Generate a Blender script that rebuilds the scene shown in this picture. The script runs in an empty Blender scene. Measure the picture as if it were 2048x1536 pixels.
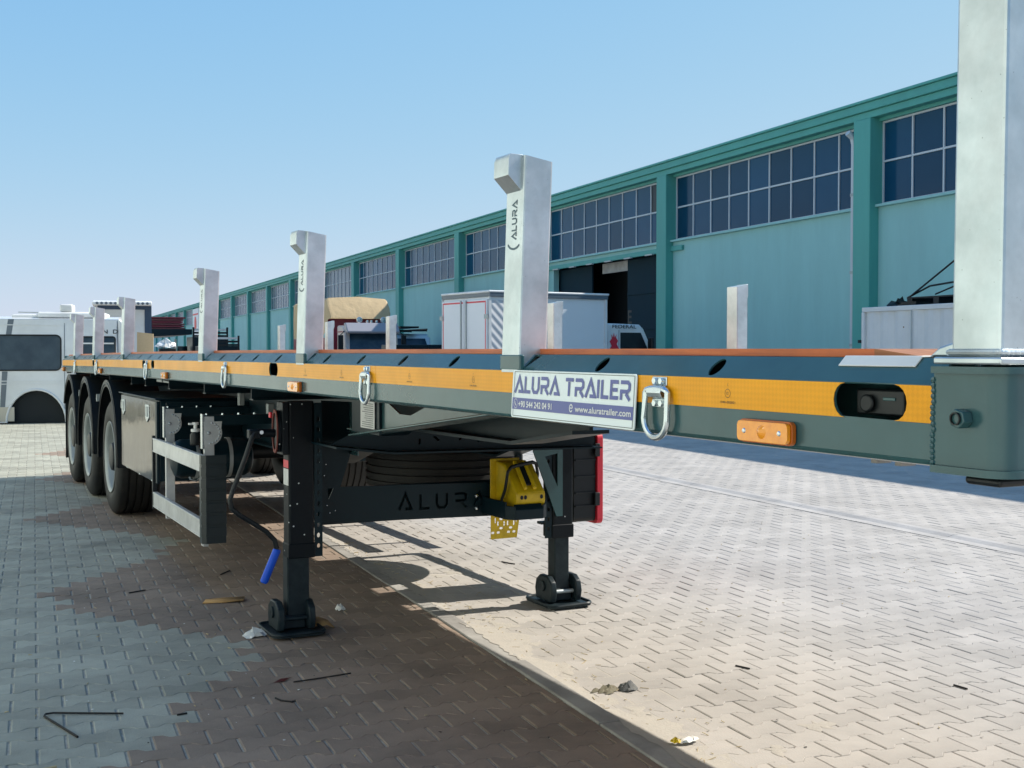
import bpy, bmesh, math, random
from math import sin, cos, pi, radians, tan, atan, sqrt
from mathutils import Vector, Matrix
random.seed(7)
SC = bpy.context.scene
COL = SC.collection

# ------------------------------------------------------------------ camera, sky, sun, exposure
EYE = 1.46
cam_d = bpy.data.cameras.new('camera')
cam = bpy.data.objects.new('camera', cam_d)
COL.objects.link(cam)
cam.location = (0, 0, EYE)
cam.rotation_euler = (pi/2 - atan(65/2400), 0, 0)
cam_d.sensor_width = 36
cam_d.lens = 36*2400/2048
cam_d.clip_start = 0.05
cam_d.clip_end = 3000
SC.camera = cam

TH = radians(26.346)        # trailer axis, turned left of the view axis
TB = radians(21.732)        # warehouse and paving axis
NT = Vector((cos(TH), sin(TH), 0)); AT = Vector((-sin(TH), cos(TH), 0))
NB = Vector((cos(TB), sin(TB), 0)); AB = Vector((-sin(TB), cos(TB), 0))
PT = 1.52                   # metres from the camera to the side of the trailer
PB = 16.92                  # metres from the camera to the warehouse front

to_sun = (NT*1.126 - AT*0.09 + Vector((0, 0, 1))).normalized()
SUN_EL = math.asin(to_sun.z)
SUN_AZ = math.atan2(to_sun.x, to_sun.y)
world = bpy.data.worlds.new('World')
SC.world = world
world.use_nodes = True
wn = world.node_tree
bg = wn.nodes['Background']
sky = wn.nodes.new('ShaderNodeTexSky')
sky.sky_type = 'NISHITA'
sky.sun_disc = False
sky.sun_elevation = SUN_EL
sky.sun_rotation = SUN_AZ
sky.air_density = 0.8
sky.dust_density = 0.3
sky.ozone_density = 1.0
sky.altitude = 0
# hazy summer sky: the whole dome is compressed channel by channel, as thin haze and the phone's exposure do
def vmath(op, a, b):
    n = wn.nodes.new('ShaderNodeVectorMath'); n.operation = op
    wn.links.new(a, n.inputs[0])
    if isinstance(b, tuple): n.inputs[1].default_value = b
    else: wn.links.new(b, n.inputs[1])
    return n.outputs[0]
SK = 0.216
x_ = vmath('MULTIPLY', sky.outputs[0], (SK, SK, SK))
den = vmath('ADD', x_, (1.42, .40, .06))
fx = vmath('MULTIPLY', vmath('DIVIDE', x_, den), (1.39/SK, .935/SK, .895/SK))
wn.links.new(fx, bg.inputs[0])
bg.inputs[1].default_value = 0.12
sun_d = bpy.data.lights.new('sun', 'SUN')
sun_d.energy = 4.0
sun_d.angle = radians(0.53)
sun_d.color = (1.0, 0.93, 0.83)
sun = bpy.data.objects.new('sun', sun_d)
COL.objects.link(sun)
sun.location = (20, 0, 30)
sun.rotation_euler = to_sun.to_track_quat('Z', 'Y').to_euler()
SC.view_settings.view_transform = 'Standard'
SC.view_settings.look = 'None'
SC.view_settings.gamma = 1
SC.view_settings.use_curve_mapping = False
SC.view_settings.exposure = 0.85

# ------------------------------------------------------------------ materials
MATS = {}
def mat(name, color, rough=0.5, metal=0.0, noise=None, bump=None, spec=0.5, coat=0.0, island=0.0, objrand=0.0, spots=None, emit=None):
    """noise = (scale, amount, colour2); bump = (scale, strength, distance); spots = (scale, threshold, colour)"""
    m = bpy.data.materials.new(name); m.use_nodes = True
    nt = m.node_tree; N = nt.nodes; L = nt.links
    b = N['Principled BSDF']
    b.inputs['Roughness'].default_value = rough
    b.inputs['Metallic'].default_value = metal
    b.inputs['Specular IOR Level'].default_value = spec
    b.inputs['Coat Weight'].default_value = coat
    b.inputs['Coat Roughness'].default_value = 0.06
    rgb = N.new('ShaderNodeRGB'); rgb.outputs[0].default_value = (*color, 1)
    cur = rgb.outputs[0]
    tc = N.new('ShaderNodeTexCoord')
    def mix(fac, a, c2):
        x = N.new('ShaderNodeMix'); x.data_type = 'RGBA'
        L.new(fac, x.inputs[0]); L.new(a, x.inputs[6])
        if isinstance(c2, tuple): x.inputs[7].default_value = (*c2, 1)
        else: L.new(c2, x.inputs[7])
        return x.outputs[2]
    if noise:
        sc, amt, c2 = noise
        n = N.new('ShaderNodeTexNoise'); n.inputs['Scale'].default_value = sc; n.inputs['Detail'].default_value = 6
        n.inputs['Roughness'].default_value = 0.65
        L.new(tc.outputs['Object'], n.inputs['Vector'])
        mr = N.new('ShaderNodeMapRange'); mr.inputs[1].default_value = 0.38; mr.inputs[2].default_value = 0.68
        mr.inputs[4].default_value = amt
        L.new(n.outputs[0], mr.inputs[0])
        cur = mix(mr.outputs[0], cur, c2)
        mr2 = N.new('ShaderNodeMapRange'); mr2.inputs[3].default_value = max(0.02, rough - 0.08); mr2.inputs[4].default_value = min(1, rough + 0.12)
        L.new(n.outputs[0], mr2.inputs[0]); L.new(mr2.outputs[0], b.inputs['Roughness'])
    if spots:
        sc, th, c2 = spots
        v = N.new('ShaderNodeTexVoronoi'); v.inputs['Scale'].default_value = sc
        L.new(tc.outputs['Object'], v.inputs['Vector'])
        lt = N.new('ShaderNodeMath'); lt.operation = 'LESS_THAN'; lt.inputs[1].default_value = th
        L.new(v.outputs['Distance'], lt.inputs[0])
        cur = mix(lt.outputs[0], cur, c2)
    if island or objrand:
        add = None
        if island:
            g = N.new('ShaderNodeNewGeometry'); add = g.outputs['Random Per Island']
        if objrand:
            oi = N.new('ShaderNodeObjectInfo')
            if add is None: add = oi.outputs['Random']
            else:
                s = N.new('ShaderNodeMath'); s.operation = 'ADD'; L.new(add, s.inputs[0]); L.new(oi.outputs['Random'], s.inputs[1])
                f = N.new('ShaderNodeMath'); f.operation = 'FRACT'; L.new(s.outputs[0], f.inputs[0]); add = f.outputs[0]
        amt = max(island, objrand)
        mr = N.new('ShaderNodeMapRange'); mr.inputs[3].default_value = 1 - amt; mr.inputs[4].default_value = 1 + amt
        L.new(add, mr.inputs[0])
        vm = N.new('ShaderNodeVectorMath'); vm.operation = 'SCALE'
        L.new(cur, vm.inputs[0]); L.new(mr.outputs[0], vm.inputs['Scale'])
        cur = vm.outputs[0]
    L.new(cur, b.inputs['Base Color'])
    if bump:
        sc, st, di = bump
        n = N.new('ShaderNodeTexNoise'); n.inputs['Scale'].default_value = sc; n.inputs['Detail'].default_value = 4
        L.new(tc.outputs['Object'], n.inputs['Vector'])
        bp = N.new('ShaderNodeBump'); bp.inputs['Strength'].default_value = st; bp.inputs['Distance'].default_value = di
        L.new(n.outputs[0], bp.inputs['Height']); L.new(bp.outputs[0], b.inputs['Normal'])
    if emit:
        b.inputs['Emission Color'].default_value = (*emit[0], 1); b.inputs['Emission Strength'].default_value = emit[1]
    m['b'] = 1
    MATS[name] = m
    return m

def P(m): return m.node_tree.nodes['Principled BSDF']

m_rail = mat('rail_paint', (.030, .085, .092), .20, noise=(2.5, .35, (.04, .098, .105)), bump=(3.5, .10, .02))
m_chassis = mat('chassis_paint', (.003, .015, .022), .38, noise=(5, .4, (.006, .021, .029)), spec=.22)
m_leg = mat('leg_paint', (.003, .006, .009), .42, noise=(9, .3, (.008, .013, .017)), spec=.18, spots=(21, .085, (.55, .6, .6)))
m_foot = mat('foot_paint', (.006, .013, .018), .45, noise=(18, .5, (.028, .044, .048)), spec=.25)
m_black = mat('black_plastic', (.006, .009, .011), .42, noise=(14, .4, (.012, .016, .018)), spec=.35)
m_tyre = mat('tyre_rubber', (.011, .012, .012), .6, noise=(7, .6, (.034, .032, .028)), spec=.35)
m_rim = mat('rim_paint', (.36, .39, .38), .45, .25, noise=(9, .3, (.22, .24, .24)))
m_galv = mat('galvanised_steel', (.50, .57, .60), .34, .85, noise=(7, .75, (.66, .71, .735)), bump=(30, .05, .004), spots=(46, .06, (.36, .41, .43)))
m_galv_dull = mat('galvanised_dull', (.42, .46, .46), .5, .5, noise=(12, .5, (.3, .33, .33)))
m_zinc = mat('bright_zinc', (.62, .68, .70), .22, .9, noise=(25, .3, (.45, .5, .52)))
m_alu = mat('aluminium', (.62, .63, .62), .42, .45, noise=(10, .35, (.52, .53, .52)))
m_steelbox = mat('dark_steel_door', (.17, .135, .115), .10, .94, noise=(3, .5, (.13, .11, .10)), bump=(3.2, .16, .03))
m_yellow = mat('yellow_plastic', (.66, .45, .006), .42, noise=(9, .3, (.52, .35, .01)))
m_red = mat('red_plastic', (.62, .022, .045), .4)
m_blue = mat('blue_grip', (.001, .075, .55), .4, spec=.3)
m_white = mat('white_paint', (.72, .73, .72), .35, noise=(3, .3, (.60, .62, .62)))
m_sign = mat('sign_white', (.72, .80, .80), .3)
m_signblue = mat('sign_blue', (.075, .095, .30), .35)
m_ink = mat('black_ink', (.02, .02, .02), .5)
m_inkblue = mat('dark_engraving', (.05, .10, .13), .5)
m_amber = mat('amber_lens', (.90, .33, .008), .12, noise=(60, .6, (.70, .20, .004)), coat=.6)
m_amberd = mat('amber_housing', (.42, .10, .008), .25)
m_tape = mat('yellow_tape', (.84, .37, .012), .30, noise=(3, .35, (.76, .30, .006)), spec=.2)
m_paper = mat('white_paper', (.70, .70, .66), .8, noise=(40, .4, (.5, .5, .45)))
m_card = mat('cardboard', (.40, .235, .085), .8, noise=(20, .4, (.30, .16, .06)))
m_twig = mat('dark_twig', (.012, .011, .010), .8)
m_straw = mat('dry_straw', (.42, .34, .20), .9)
m_teal = mat('teal_wall', (.29, .535, .51), .65, noise=(.35, .5, (.255, .49, .47)), bump=(25, .1, .01))
m_tealtrim = mat('teal_trim', (.075, .34, .29), .55, noise=(.8, .4, (.09, .37, .32)))
m_roof = mat('grey_roof', (.22, .24, .25), .7)
m_glass = mat('dark_glass', (.006, .050, .105), .09, noise=(.6, .5, (.010, .062, .125)), spec=.25, objrand=.25)
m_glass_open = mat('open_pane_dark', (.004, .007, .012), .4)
m_mullion = mat('pale_mullion', (.52, .56, .58), .5)
m_door = mat('dark_door', (.006, .024, .036), .7, noise=(1.2, .5, (.010, .034, .048)), spec=.15)
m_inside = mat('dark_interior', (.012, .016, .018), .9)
m_concrete = mat('concrete', (.42, .40, .37), .85, noise=(6, .6, (.33, .31, .29)), bump=(40, .25, .01))
m_kerb = mat('kerb_concrete', (.33, .32, .295), .85, noise=(5, .8, (.25, .24, .225)), bump=(40, .3, .01))
m_sand = mat('beige_sand', (.40, .372, .322), .95, noise=(18, .7, (.35, .328, .29)), bump=(90, .4, .006))
m_bed = mat('joint_sand', (.27, .25, .215), .95, noise=(25, .8, (.16, .15, .135)))
m_bedpale = mat('washed_joint_sand', (.40, .375, .32), .95, noise=(14, .9, (.20, .19, .165)))
m_pgrey = mat('grey_paver', (.325, .325, .268), .82, noise=(11, .45, (.265, .27, .228)), bump=(120, .25, .006), island=.13, objrand=.13)
m_pred = mat('red_brown_paver', (.252, .192, .146), .82, noise=(11, .45, (.205, .158, .125)), bump=(120, .25, .006), island=.10, objrand=.10)
m_psand = mat('pale_paver', (.395, .37, .335), .85, noise=(5, .55, (.33, .312, .288)), bump=(120, .25, .006), island=.07, objrand=.07)
m_vanwhite = mat('van_white', (.64, .67, .69), .3, noise=(1.5, .3, (.57, .60, .62)), coat=.3)
m_vanstripe = mat('van_stripe', (.10, .13, .16), .3)
m_vanglass = mat('van_glass', (.018, .042, .070), .07, noise=(2.2, .8, (.05, .085, .115)), spec=.22)
m_tarp = mat('tan_tarpaulin', (.50, .37, .20), .7, noise=(2.5, .4, (.42, .30, .16)), bump=(3.5, .35, .08))
m_maroon = mat('maroon_panel', (.20, .018, .035), .45, noise=(4, .4, (.15, .015, .03)))
m_orangewood_n = None

def dirt(m, lo, scale):
    nt = m.node_tree; N = nt.nodes; L = nt.links; b = P(m); src = b.inputs['Base Color'].links[0].from_socket
    g = N.new('ShaderNodeNewGeometry')
    n = N.new('ShaderNodeTexNoise'); n.inputs['Scale'].default_value = scale; n.inputs['Detail'].default_value = 7; n.inputs['Roughness'].default_value = .62
    L.new(g.outputs['Position'], n.inputs['Vector'])
    mr = N.new('ShaderNodeMapRange'); mr.inputs[1].default_value = .40; mr.inputs[2].default_value = .66; mr.inputs[3].default_value = 1.05; mr.inputs[4].default_value = lo
    L.new(n.outputs[0], mr.inputs[0])
    vm = N.new('ShaderNodeVectorMath'); vm.operation = 'SCALE'; L.new(src, vm.inputs[0]); L.new(mr.outputs[0], vm.inputs['Scale'])
    L.new(vm.outputs[0], b.inputs['Base Color'])
dirt(m_pgrey, .72, 1.7); dirt(m_pred, .72, 1.7); dirt(m_psand, .84, 1.1); dirt(m_kerb, .7, 2.5); dirt(m_concrete, .75, 2)
dirt(m_galv, .80, 6); dirt(m_rail, .80, 2.6); dirt(m_tape, .90, 4); dirt(m_alu, .82, 6); dirt(m_vanwhite, .88, 1.3); dirt(m_white, .88, 1.5); dirt(m_yellow, .8, 14)
def wood(name, c1, c2, rough):
    m = mat(name, c1, rough)
    nt = m.node_tree; N = nt.nodes; L = nt.links
    tc = N.new('ShaderNodeTexCoord'); mp = N.new('ShaderNodeMapping'); mp.inputs['Scale'].default_value = (30, 1.2, 30)
    n = N.new('ShaderNodeTexNoise'); n.inputs['Scale'].default_value = 2.2; n.inputs['Detail'].default_value = 5; n.inputs['Distortion'].default_value = 1.2
    L.new(tc.outputs['Object'], mp.inputs[0]); L.new(mp.outputs[0], n.inputs['Vector'])
    cr = N.new('ShaderNodeValToRGB'); cr.color_ramp.elements[0].color = (*c1, 1); cr.color_ramp.elements[1].color = (*c2, 1)
    cr.color_ramp.elements[0].position = .35; cr.color_ramp.elements[1].position = .68
    L.new(n.outputs[0], cr.inputs[0]); L.new(cr.outputs[0], P(m).inputs['Base Color'])
    return m
m_plank = wood('orange_plank', (.56, .125, .018), (.38, .065, .010), .45)
dirt(m_plank, .75, 3)
m_endgrain = wood('end_grain', (.33, .13, .05), (.20, .065, .02), .7)
m_board = wood('pale_board', (.55, .42, .25), (.46, .34, .19), .7)

def ribbed(name, c1, c2, scale, axis, rough):
    m = mat(name, c1, rough)
    nt = m.node_tree; N = nt.nodes; L = nt.links
    tc = N.new('ShaderNodeTexCoord'); w = N.new('ShaderNodeTexWave'); w.bands_direction = axis; w.inputs['Scale'].default_value = scale
    L.new(tc.outputs['Object'], w.inputs['Vector'])
    cr = N.new('ShaderNodeValToRGB'); cr.color_ramp.elements[0].color = (*c2, 1); cr.color_ramp.elements[1].color = (*c1, 1)
    L.new(w.outputs[0], cr.inputs[0]); L.new(cr.outputs[0], P(m).inputs['Base Color'])
    bp = N.new('ShaderNodeBump'); bp.inputs['Strength'].default_value = .5; bp.inputs['Distance'].default_value = .02
    L.new(w.outputs[0], bp.inputs['Height']); L.new(bp.outputs[0], P(m).inputs['Normal'])
    return m

# rain streaks: stretched noise multiplied into the wall paint
def streaks(m, amount):
    nt = m.node_tree; N = nt.nodes; L = nt.links; b = P(m); src = b.inputs['Base Color'].links[0].from_socket
    tc = N.new('ShaderNodeTexCoord'); mp = N.new('ShaderNodeMapping'); mp.inputs['Scale'].default_value = (.9, .9, .16)
    n = N.new('ShaderNodeTexNoise'); n.inputs['Scale'].default_value = 1.3; n.inputs['Detail'].default_value = 7; n.inputs['Roughness'].default_value = .7
    L.new(tc.outputs['Object'], mp.inputs[0]); L.new(mp.outputs[0], n.inputs['Vector'])
    mr = N.new('ShaderNodeMapRange'); mr.inputs[1].default_value = .35; mr.inputs[2].default_value = .7; mr.inputs[3].default_value = 1.04; mr.inputs[4].default_value = 1 - amount
    L.new(n.outputs[0], mr.inputs[0])
    vm = N.new('ShaderNodeVectorMath'); vm.operation = 'SCALE'; L.new(src, vm.inputs[0]); L.new(mr.outputs[0], vm.inputs['Scale'])
    L.new(vm.outputs[0], b.inputs['Base Color'])
streaks(m_teal, .09); streaks(m_tealtrim, .12)
# diamond pattern inside the reflective tape
def tape_pattern(m):
    nt = m.node_tree; N = nt.nodes; L = nt.links
    b = P(m); src = b.inputs['Base Color'].links[0].from_socket
    tc = N.new('ShaderNodeTexCoord'); mp = N.new('ShaderNodeMapping')
    mp.inputs['Rotation'].default_value = (radians(45), 0, 0)
    L.new(tc.outputs['Object'], mp.inputs[0])
    ck = N.new('ShaderNodeTexChecker'); ck.inputs['Scale'].default_value = 125
    ck.inputs['Color1'].default_value = (1, 1, 1, 1); ck.inputs['Color2'].default_value = (.93, .92, .88, 1)
    L.new(mp.outputs[0], ck.inputs['Vector'])
    mx = N.new('ShaderNodeMix'); mx.data_type = 'RGBA'; mx.blend_type = 'MULTIPLY'; mx.inputs[0].default_value = 1
    L.new(src, mx.inputs[6]); L.new(ck.outputs[0], mx.inputs[7]); L.new(mx.outputs[2], b.inputs['Base Color'])
tape_pattern(m_tape)

# the ground sheet: paver courses too far away to build one by one
def ground_material():
    m = mat('far_paving', (.38, .36, .335), .88)
    nt = m.node_tree; N = nt.nodes; L = nt.links
    tc = N.new('ShaderNodeTexCoord')
    bk = N.new('ShaderNodeTexBrick'); bk.offset = .5
    bk.inputs['Scale'].default_value = 1; bk.inputs['Brick Width'].default_value = .2; bk.inputs['Row Height'].default_value = .14
    bk.inputs['Mortar Size'].default_value = .004
    bk.inputs['Color1'].default_value = (.40, .375, .345, 1); bk.inputs['Color2'].default_value = (.35, .335, .31, 1)
    bk.inputs['Mortar'].default_value = (.22, .20, .18, 1)
    L.new(tc.outputs['Object'], bk.inputs['Vector'])
    n = N.new('ShaderNodeTexNoise'); n.inputs['Scale'].default_value = .25; n.inputs['Detail'].default_value = 5
    L.new(tc.outputs['Object'], n.inputs['Vector'])
    mx = N.new('ShaderNodeMix'); mx.data_type = 'RGBA'; mx.blend_type = 'MULTIPLY'; mx.inputs[0].default_value = .5
    cr = N.new('ShaderNodeValToRGB'); cr.color_ramp.elements[0].color = (.72, .70, .68, 1); cr.color_ramp.elements[1].color = (1.1, 1.1, 1.1, 1)
    L.new(n.outputs[0], cr.inputs[0]); L.new(bk.outputs[0], mx.inputs[6]); L.new(cr.outputs[0], mx.inputs[7])
    L.new(mx.outputs[2], P(m).inputs['Base Color'])
    return m
m_ground = ground_material()

# ------------------------------------------------------------------ mesh helpers
class MB:
    def __init__(s): s.v = []; s.f = []; s.mi = []
    def add(s, vs, fs, mi=0):
        o = len(s.v); s.v += [tuple(v) for v in vs]
        for f in fs: s.f.append(tuple(i + o for i in f)); s.mi.append(mi)
        return s
    def box(s, x0, x1, y0, y1, z0, z1, mi=0):
        return s.add([(x0,y0,z0),(x1,y0,z0),(x1,y1,z0),(x0,y1,z0),(x0,y0,z1),(x1,y0,z1),(x1,y1,z1),(x0,y1,z1)],
                     [(0,3,2,1),(4,5,6,7),(0,1,5,4),(1,2,6,5),(2,3,7,6),(3,0,4,7)], mi)
    def prism(s, poly, fn, a0, a1, mi=0):
        """poly = 2-D outline, fn(u, v, a) -> 3-D point, extruded a0..a1"""
        n = len(poly)
        vs = [fn(u, v, a0) for u, v in poly] + [fn(u, v, a1) for u, v in poly]
        fs = [tuple(range(n))[::-1], tuple(range(n, 2*n))] + [(i, (i+1) % n, n + (i+1) % n, n + i) for i in range(n)]
        return s.add(vs, fs, mi)
    def cyl(s, p0, p1, r, n=16, r2=None, mi=0):
        return s.tube([p0, p1], r, n, mi=mi, radii=[r, r if r2 is None else r2])
    def tube(s, pts, r, n=8, closed=False, mi=0, radii=None):
        pts = [Vector(p) for p in pts]; m = len(pts); rings = []
        t0 = None; ref = None
        for i, p in enumerate(pts):
            if closed: d = pts[(i+1) % m] - pts[i-1]
            else: d = pts[min(i+1, m-1)] - pts[max(i-1, 0)]
            d.normalize()
            if ref is None:
                ref = d.orthogonal().normalized()
            else:
                ref = (ref - d*ref.dot(d)).normalized()
            w = d.cross(ref); rr = radii[i] if radii else r
            rings.append([p + (ref*cos(2*pi*k/n) + w*sin(2*pi*k/n))*rr for k in range(n)])
        vs = [v for ring in rings for v in ring]; fs = []
        for i in range(m if closed else m-1):
            j = (i+1) % m
            for k in range(n):
                fs.append((i*n + k, i*n + (k+1) % n, j*n + (k+1) % n, j*n + k))
        if not closed:
            fs.append(tuple(range(n))[::-1]); fs.append(tuple(range((m-1)*n, m*n)))
        return s.add(vs, fs, mi)
    def lathe(s, prof, c, axis, n=24, mi=0, arc=None):
        """prof = [(radius, height along axis)]"""
        c = Vector(c); ax = Vector(axis).normalized(); u = ax.orthogonal().normalized(); w = ax.cross(u); m = len(prof)
        vs = [c + ax*h + (u*cos(2*pi*k/n) + w*sin(2*pi*k/n))*r for r, h in prof for k in range(n)]
        fs = [(i*n + k, i*n + (k+1) % n, (i+1)*n + (k+1) % n, (i+1)*n + k) for i in range(m-1) for k in range(n)]
        return s.add(vs, fs, mi)
    def sheet(s, poly, fn, holes=(), thick=0.0, mi=0):
        """flat plate with holes; fn(u, v, w) -> point, w runs 0..thick"""
        bm = bmesh.new(); es = []
        loops = []
        for lp in [poly] + list(holes):
            vs = [bm.verts.new((u, v, 0)) for u, v in lp]
            es += [bm.edges.new((vs[i], vs[(i+1) % len(vs)])) for i in range(len(vs))]
        bmesh.ops.triangle_fill(bm, use_beauty=True, edges=es)
        if thick:
            r = bmesh.ops.extrude_face_region(bm, geom=bm.faces[:])
            for g in r['geom']:
                if isinstance(g, bmesh.types.BMVert): g.co.z = 1
        bm.normal_update(); bm.verts.index_update()
        vs = [fn(v.co.x, v.co.y, v.co.z*thick) for v in bm.verts]
        fs = [tuple(v.index for v in f.verts) for f in bm.faces]
        bm.free()
        return s.add(vs, fs, mi)
    def xf(s, fn):
        s.v = [tuple(fn(*v)) for v in s.v]; return s
    def mesh(s, name, mats, smooth=35):
        me = bpy.data.meshes.new(name)
        me.from_pydata(s.v, [], s.f)
        for m in (mats if isinstance(mats, (list, tuple)) else [mats]): me.materials.append(m)
        me.polygons.foreach_set('material_index', s.mi)
        bm = bmesh.new(); bm.from_mesh(me); bmesh.ops.recalc_face_normals(bm, faces=bm.faces[:]); bm.to_mesh(me); bm.free()
        if smooth:
            me.polygons.foreach_set('use_smooth', [True]*len(me.polygons))
            me.set_sharp_from_angle(angle=radians(smooth))
        return me
    def build(s, name, mats, parent=None, bevel=0, smooth=35, loc=None):
        o = bpy.data.objects.new(name, s.mesh(name, mats, smooth))
        COL.objects.link(o)
        if parent: o.parent = parent
        if loc is not None: o.location = loc
        if bevel:
            b = o.modifiers.new('bevel', 'BEVEL'); b.width = bevel; b.segments = 2; b.limit_method = 'ANGLE'; b.angle_limit = radians(40)
            b.harden_normals = False
        if smooth:
            w = o.modifiers.new('normals', 'WEIGHTED_NORMAL'); w.keep_sharp = True
        return o

def tag(o, label=None, cat=None, group=None, kind=None):
    if label: o['label'] = label
    if cat: o['category'] = cat
    if group: o['group'] = group
    if kind: o['kind'] = kind
    return o
def thing(name, label, cat, loc=(0,0,0), rz=0, group=None):
    o = bpy.data.objects.new(name, None); COL.objects.link(o)
    o.empty_display_size = .2
    o.location = loc; o.rotation_euler = (0, 0, rz)
    return tag(o, label, cat, group)
def copy_tree(o, parent=None, loc=None):
    c = o.copy(); COL.objects.link(c)
    if parent: c.parent = parent
    if loc is not None: c.location = loc
    for ch in list(o.children): copy_tree(ch, c)
    return c
def oval(cu, cv, ru, rv, n=20):
    """rounded slot outline: straight middle, round ends along u"""
    pts = []; e = max(0, ru - rv)
    for k in range(n):
        a = 2*pi*k/n
        pts.append((cu + (e if cos(a) >= 0 else -e) + cos(a)*min(rv, ru), cv + sin(a)*rv))
    return pts
def rect(u0, u1, v0, v1, r=0, n=4):
    if not r: return [(u0,v0),(u1,v0),(u1,v1),(u0,v1)]
    out = []
    for cu, cv, a0 in ((u1-r, v0+r, -pi/2), (u1-r, v1-r, 0), (u0+r, v1-r, pi/2), (u0+r, v0+r, pi)):
        out += [(cu + r*cos(a0 + pi/2*k/n), cv + r*sin(a0 + pi/2*k/n)) for k in range(n+1)]
    return out
def stroke(pts, w):
    """mitred ribbon outline along a polyline, as one polygon"""
    L = []; R = []
    n = len(pts)
    for i, (x, y) in enumerate(pts):
        d0 = Vector((x - pts[i-1][0], y - pts[i-1][1])).normalized() if i > 0 else None
        d1 = Vector((pts[i+1][0] - x, pts[i+1][1] - y)).normalized() if i < n-1 else None
        if d0 is None: d0 = d1
        if d1 is None: d1 = d0
        nrm = Vector((-(d0.y + d1.y), d0.x + d1.x))
        if nrm.length < 1e-4: nrm = Vector((-d0.y, d0.x))
        nrm.normalize()
        k = w/2/max(.35, nrm.dot(Vector((-d0.y, d0.x))))
        L.append((x + nrm.x*k, y + nrm.y*k)); R.append((x - nrm.x*k, y - nrm.y*k))
    return L, R
LOGO = {   # stencil capitals, height 1
 'A': (1.02, [[(.03,.0),(.50,.93),(.93,.08),(.44,.08)]]),
 'L': (.74, [[(.10,1),(.10,.08),(.70,.08)]]),
 'U': (.92, [[(.10,1),(.10,.30),(.26,.08),(.62,.08),(.78,.30),(.78,1)]]),
 'R': (.94, [[(.04,.92),(.66,.92),(.80,.80),(.80,.56),(.66,.44),(.10,.44),(.10,0)], [(.50,.33),(.86,.0)]]),
 'T': (.86, [[(.0,.92),(.80,.92)], [(.36,.80),(.36,0)]]),
 'I': (.26, [[(.10,0),(.10,1)]]),
 'E': (.80, [[(.74,.92),(.10,.92),(.10,.08),(.74,.08)], [(.24,.50),(.66,.50)]]),
 ' ': (.42, []),
}
def logo(mb, text, x0, x1, y0, h, fn, w=.155, lift=0.0, mi=0):
    """lettering between x0 and x1, h tall, mapped by fn(u, v, w)"""
    tot = sum(LOGO[c][0] + .10 for c in text) - .10
    k = (x1 - x0)/tot; x = x0
    for c in text:
        for st in LOGO[c][1]:
            L, R = stroke(st, w)
            n = len(L)
            vs = [fn(x + a*k, y0 + b*h, lift) for a, b in L] + [fn(x + a*k, y0 + b*h, lift) for a, b in R]
            mb.add(vs, [(i, i+1, n+i+1, n+i) for i in range(n-1)], mi)
        x += (LOGO[c][0] + .10)*k
    return mb
def letters(text, fn, height, width=None, bold=.0, x=0, y=0, align='LEFT'):
    """built-in font as flat faces mapped by fn(u, v, w)"""
    cu = bpy.data.curves.new('txt', 'FONT'); cu.body = text; cu.size = 1; cu.align_x = align
    o = bpy.data.objects.new('txt', cu); COL.objects.link(o)
    dg = bpy.context.evaluated_depsgraph_get(); dg.update()
    me = bpy.data.meshes.new_from_object(o.evaluated_get(dg))
    mb = MB()
    if len(me.vertices):
        xs = [v.co.x for v in me.vertices]; x0, x1 = min(xs), max(xs)
        h_ = height/.72; k = (width/(x1 - x0)) if width else h_
        for i, (dx, dy) in enumerate(((0, 0), (bold, 0), (0, bold), (bold, bold)) if bold else ((0, 0),)):
            mb.add([fn(x + dx + (v.co.x - (x0 if width else 0))*k, y + dy + v.co.y*h_, 0) if not i else
                    tuple(Vector(fn(x + dx + (v.co.x - (x0 if width else 0))*k, y + dy + v.co.y*h_, i*max(.00006, bold*.06)))) for v in me.vertices], [tuple(p.vertices) for p in me.polygons])
    bpy.data.objects.remove(o); bpy.data.curves.remove(cu); bpy.data.meshes.remove(me)
    return mb

# ------------------------------------------------------------------ ground and paving
def bw(u, v, z=0):          # warehouse frame -> world
    return NB*u + AB*v + Vector((0, 0, z))
def tw(s, t, z=0):          # trailer frame -> world
    return NT*(PT + s) + AT*t + Vector((0, 0, z))

g = MB().add([(-900,-900,0),(900,-900,0),(900,900,0),(-900,900,0)], [(0,1,2,3)]).build('ground', m_ground, smooth=0)
g.location = (0, 0, -.016); g.rotation_euler = (0, 0, TB); tag(g, kind='structure')

LP, WP = .200, .140         # paver length along its course, course spacing
KU0, KU1 = 2.04, 2.14       # flush kerb
CU0, CU1 = 6.54, 6.80       # drain channel
FARZ = 26.0
def zig(v):                 # edge between the grey field and the red-brown one
    pts = [(1.0, 1.05), (2.6, -.0), (4.3, .20), (5.98, 1.05), (7.64, -.04), (9.5, 1.15), (11.2, -.02), (13.0, 1.15), (14.8, .0), (16.6, 1.15), (18.4, 0), (20.2, 1.15), (21, 1.6), (60, 1.9)]
    for (a, b), (c, d) in zip(pts, pts[1:]):
        if a <= v <= c: return b + (d - b)*(v - a)/(c - a)
    return 1.0
def paver_outline(inset, gap):
    hw, hn, e = .0838 - inset, .0538 - inset, LP/2 - gap - inset
    a, b = .033, .061
    return [(-e,-hw),(-b,-hw),(-a,-hn),(a,-hn),(b,-hw),(e,-hw),(e,hw),(b,hw),(a,hn),(-a,hn),(-b,hw),(-e,hw)]
def paver_verts(gap):
    PO, PI_ = paver_outline(0, gap), paver_outline(.0045, gap)
    return [(x, y, -.0026) for x, y in PO] + [(x, y, 0) for x, y in PI_] + [(x, y, -.013) for x, y in PO]
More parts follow.
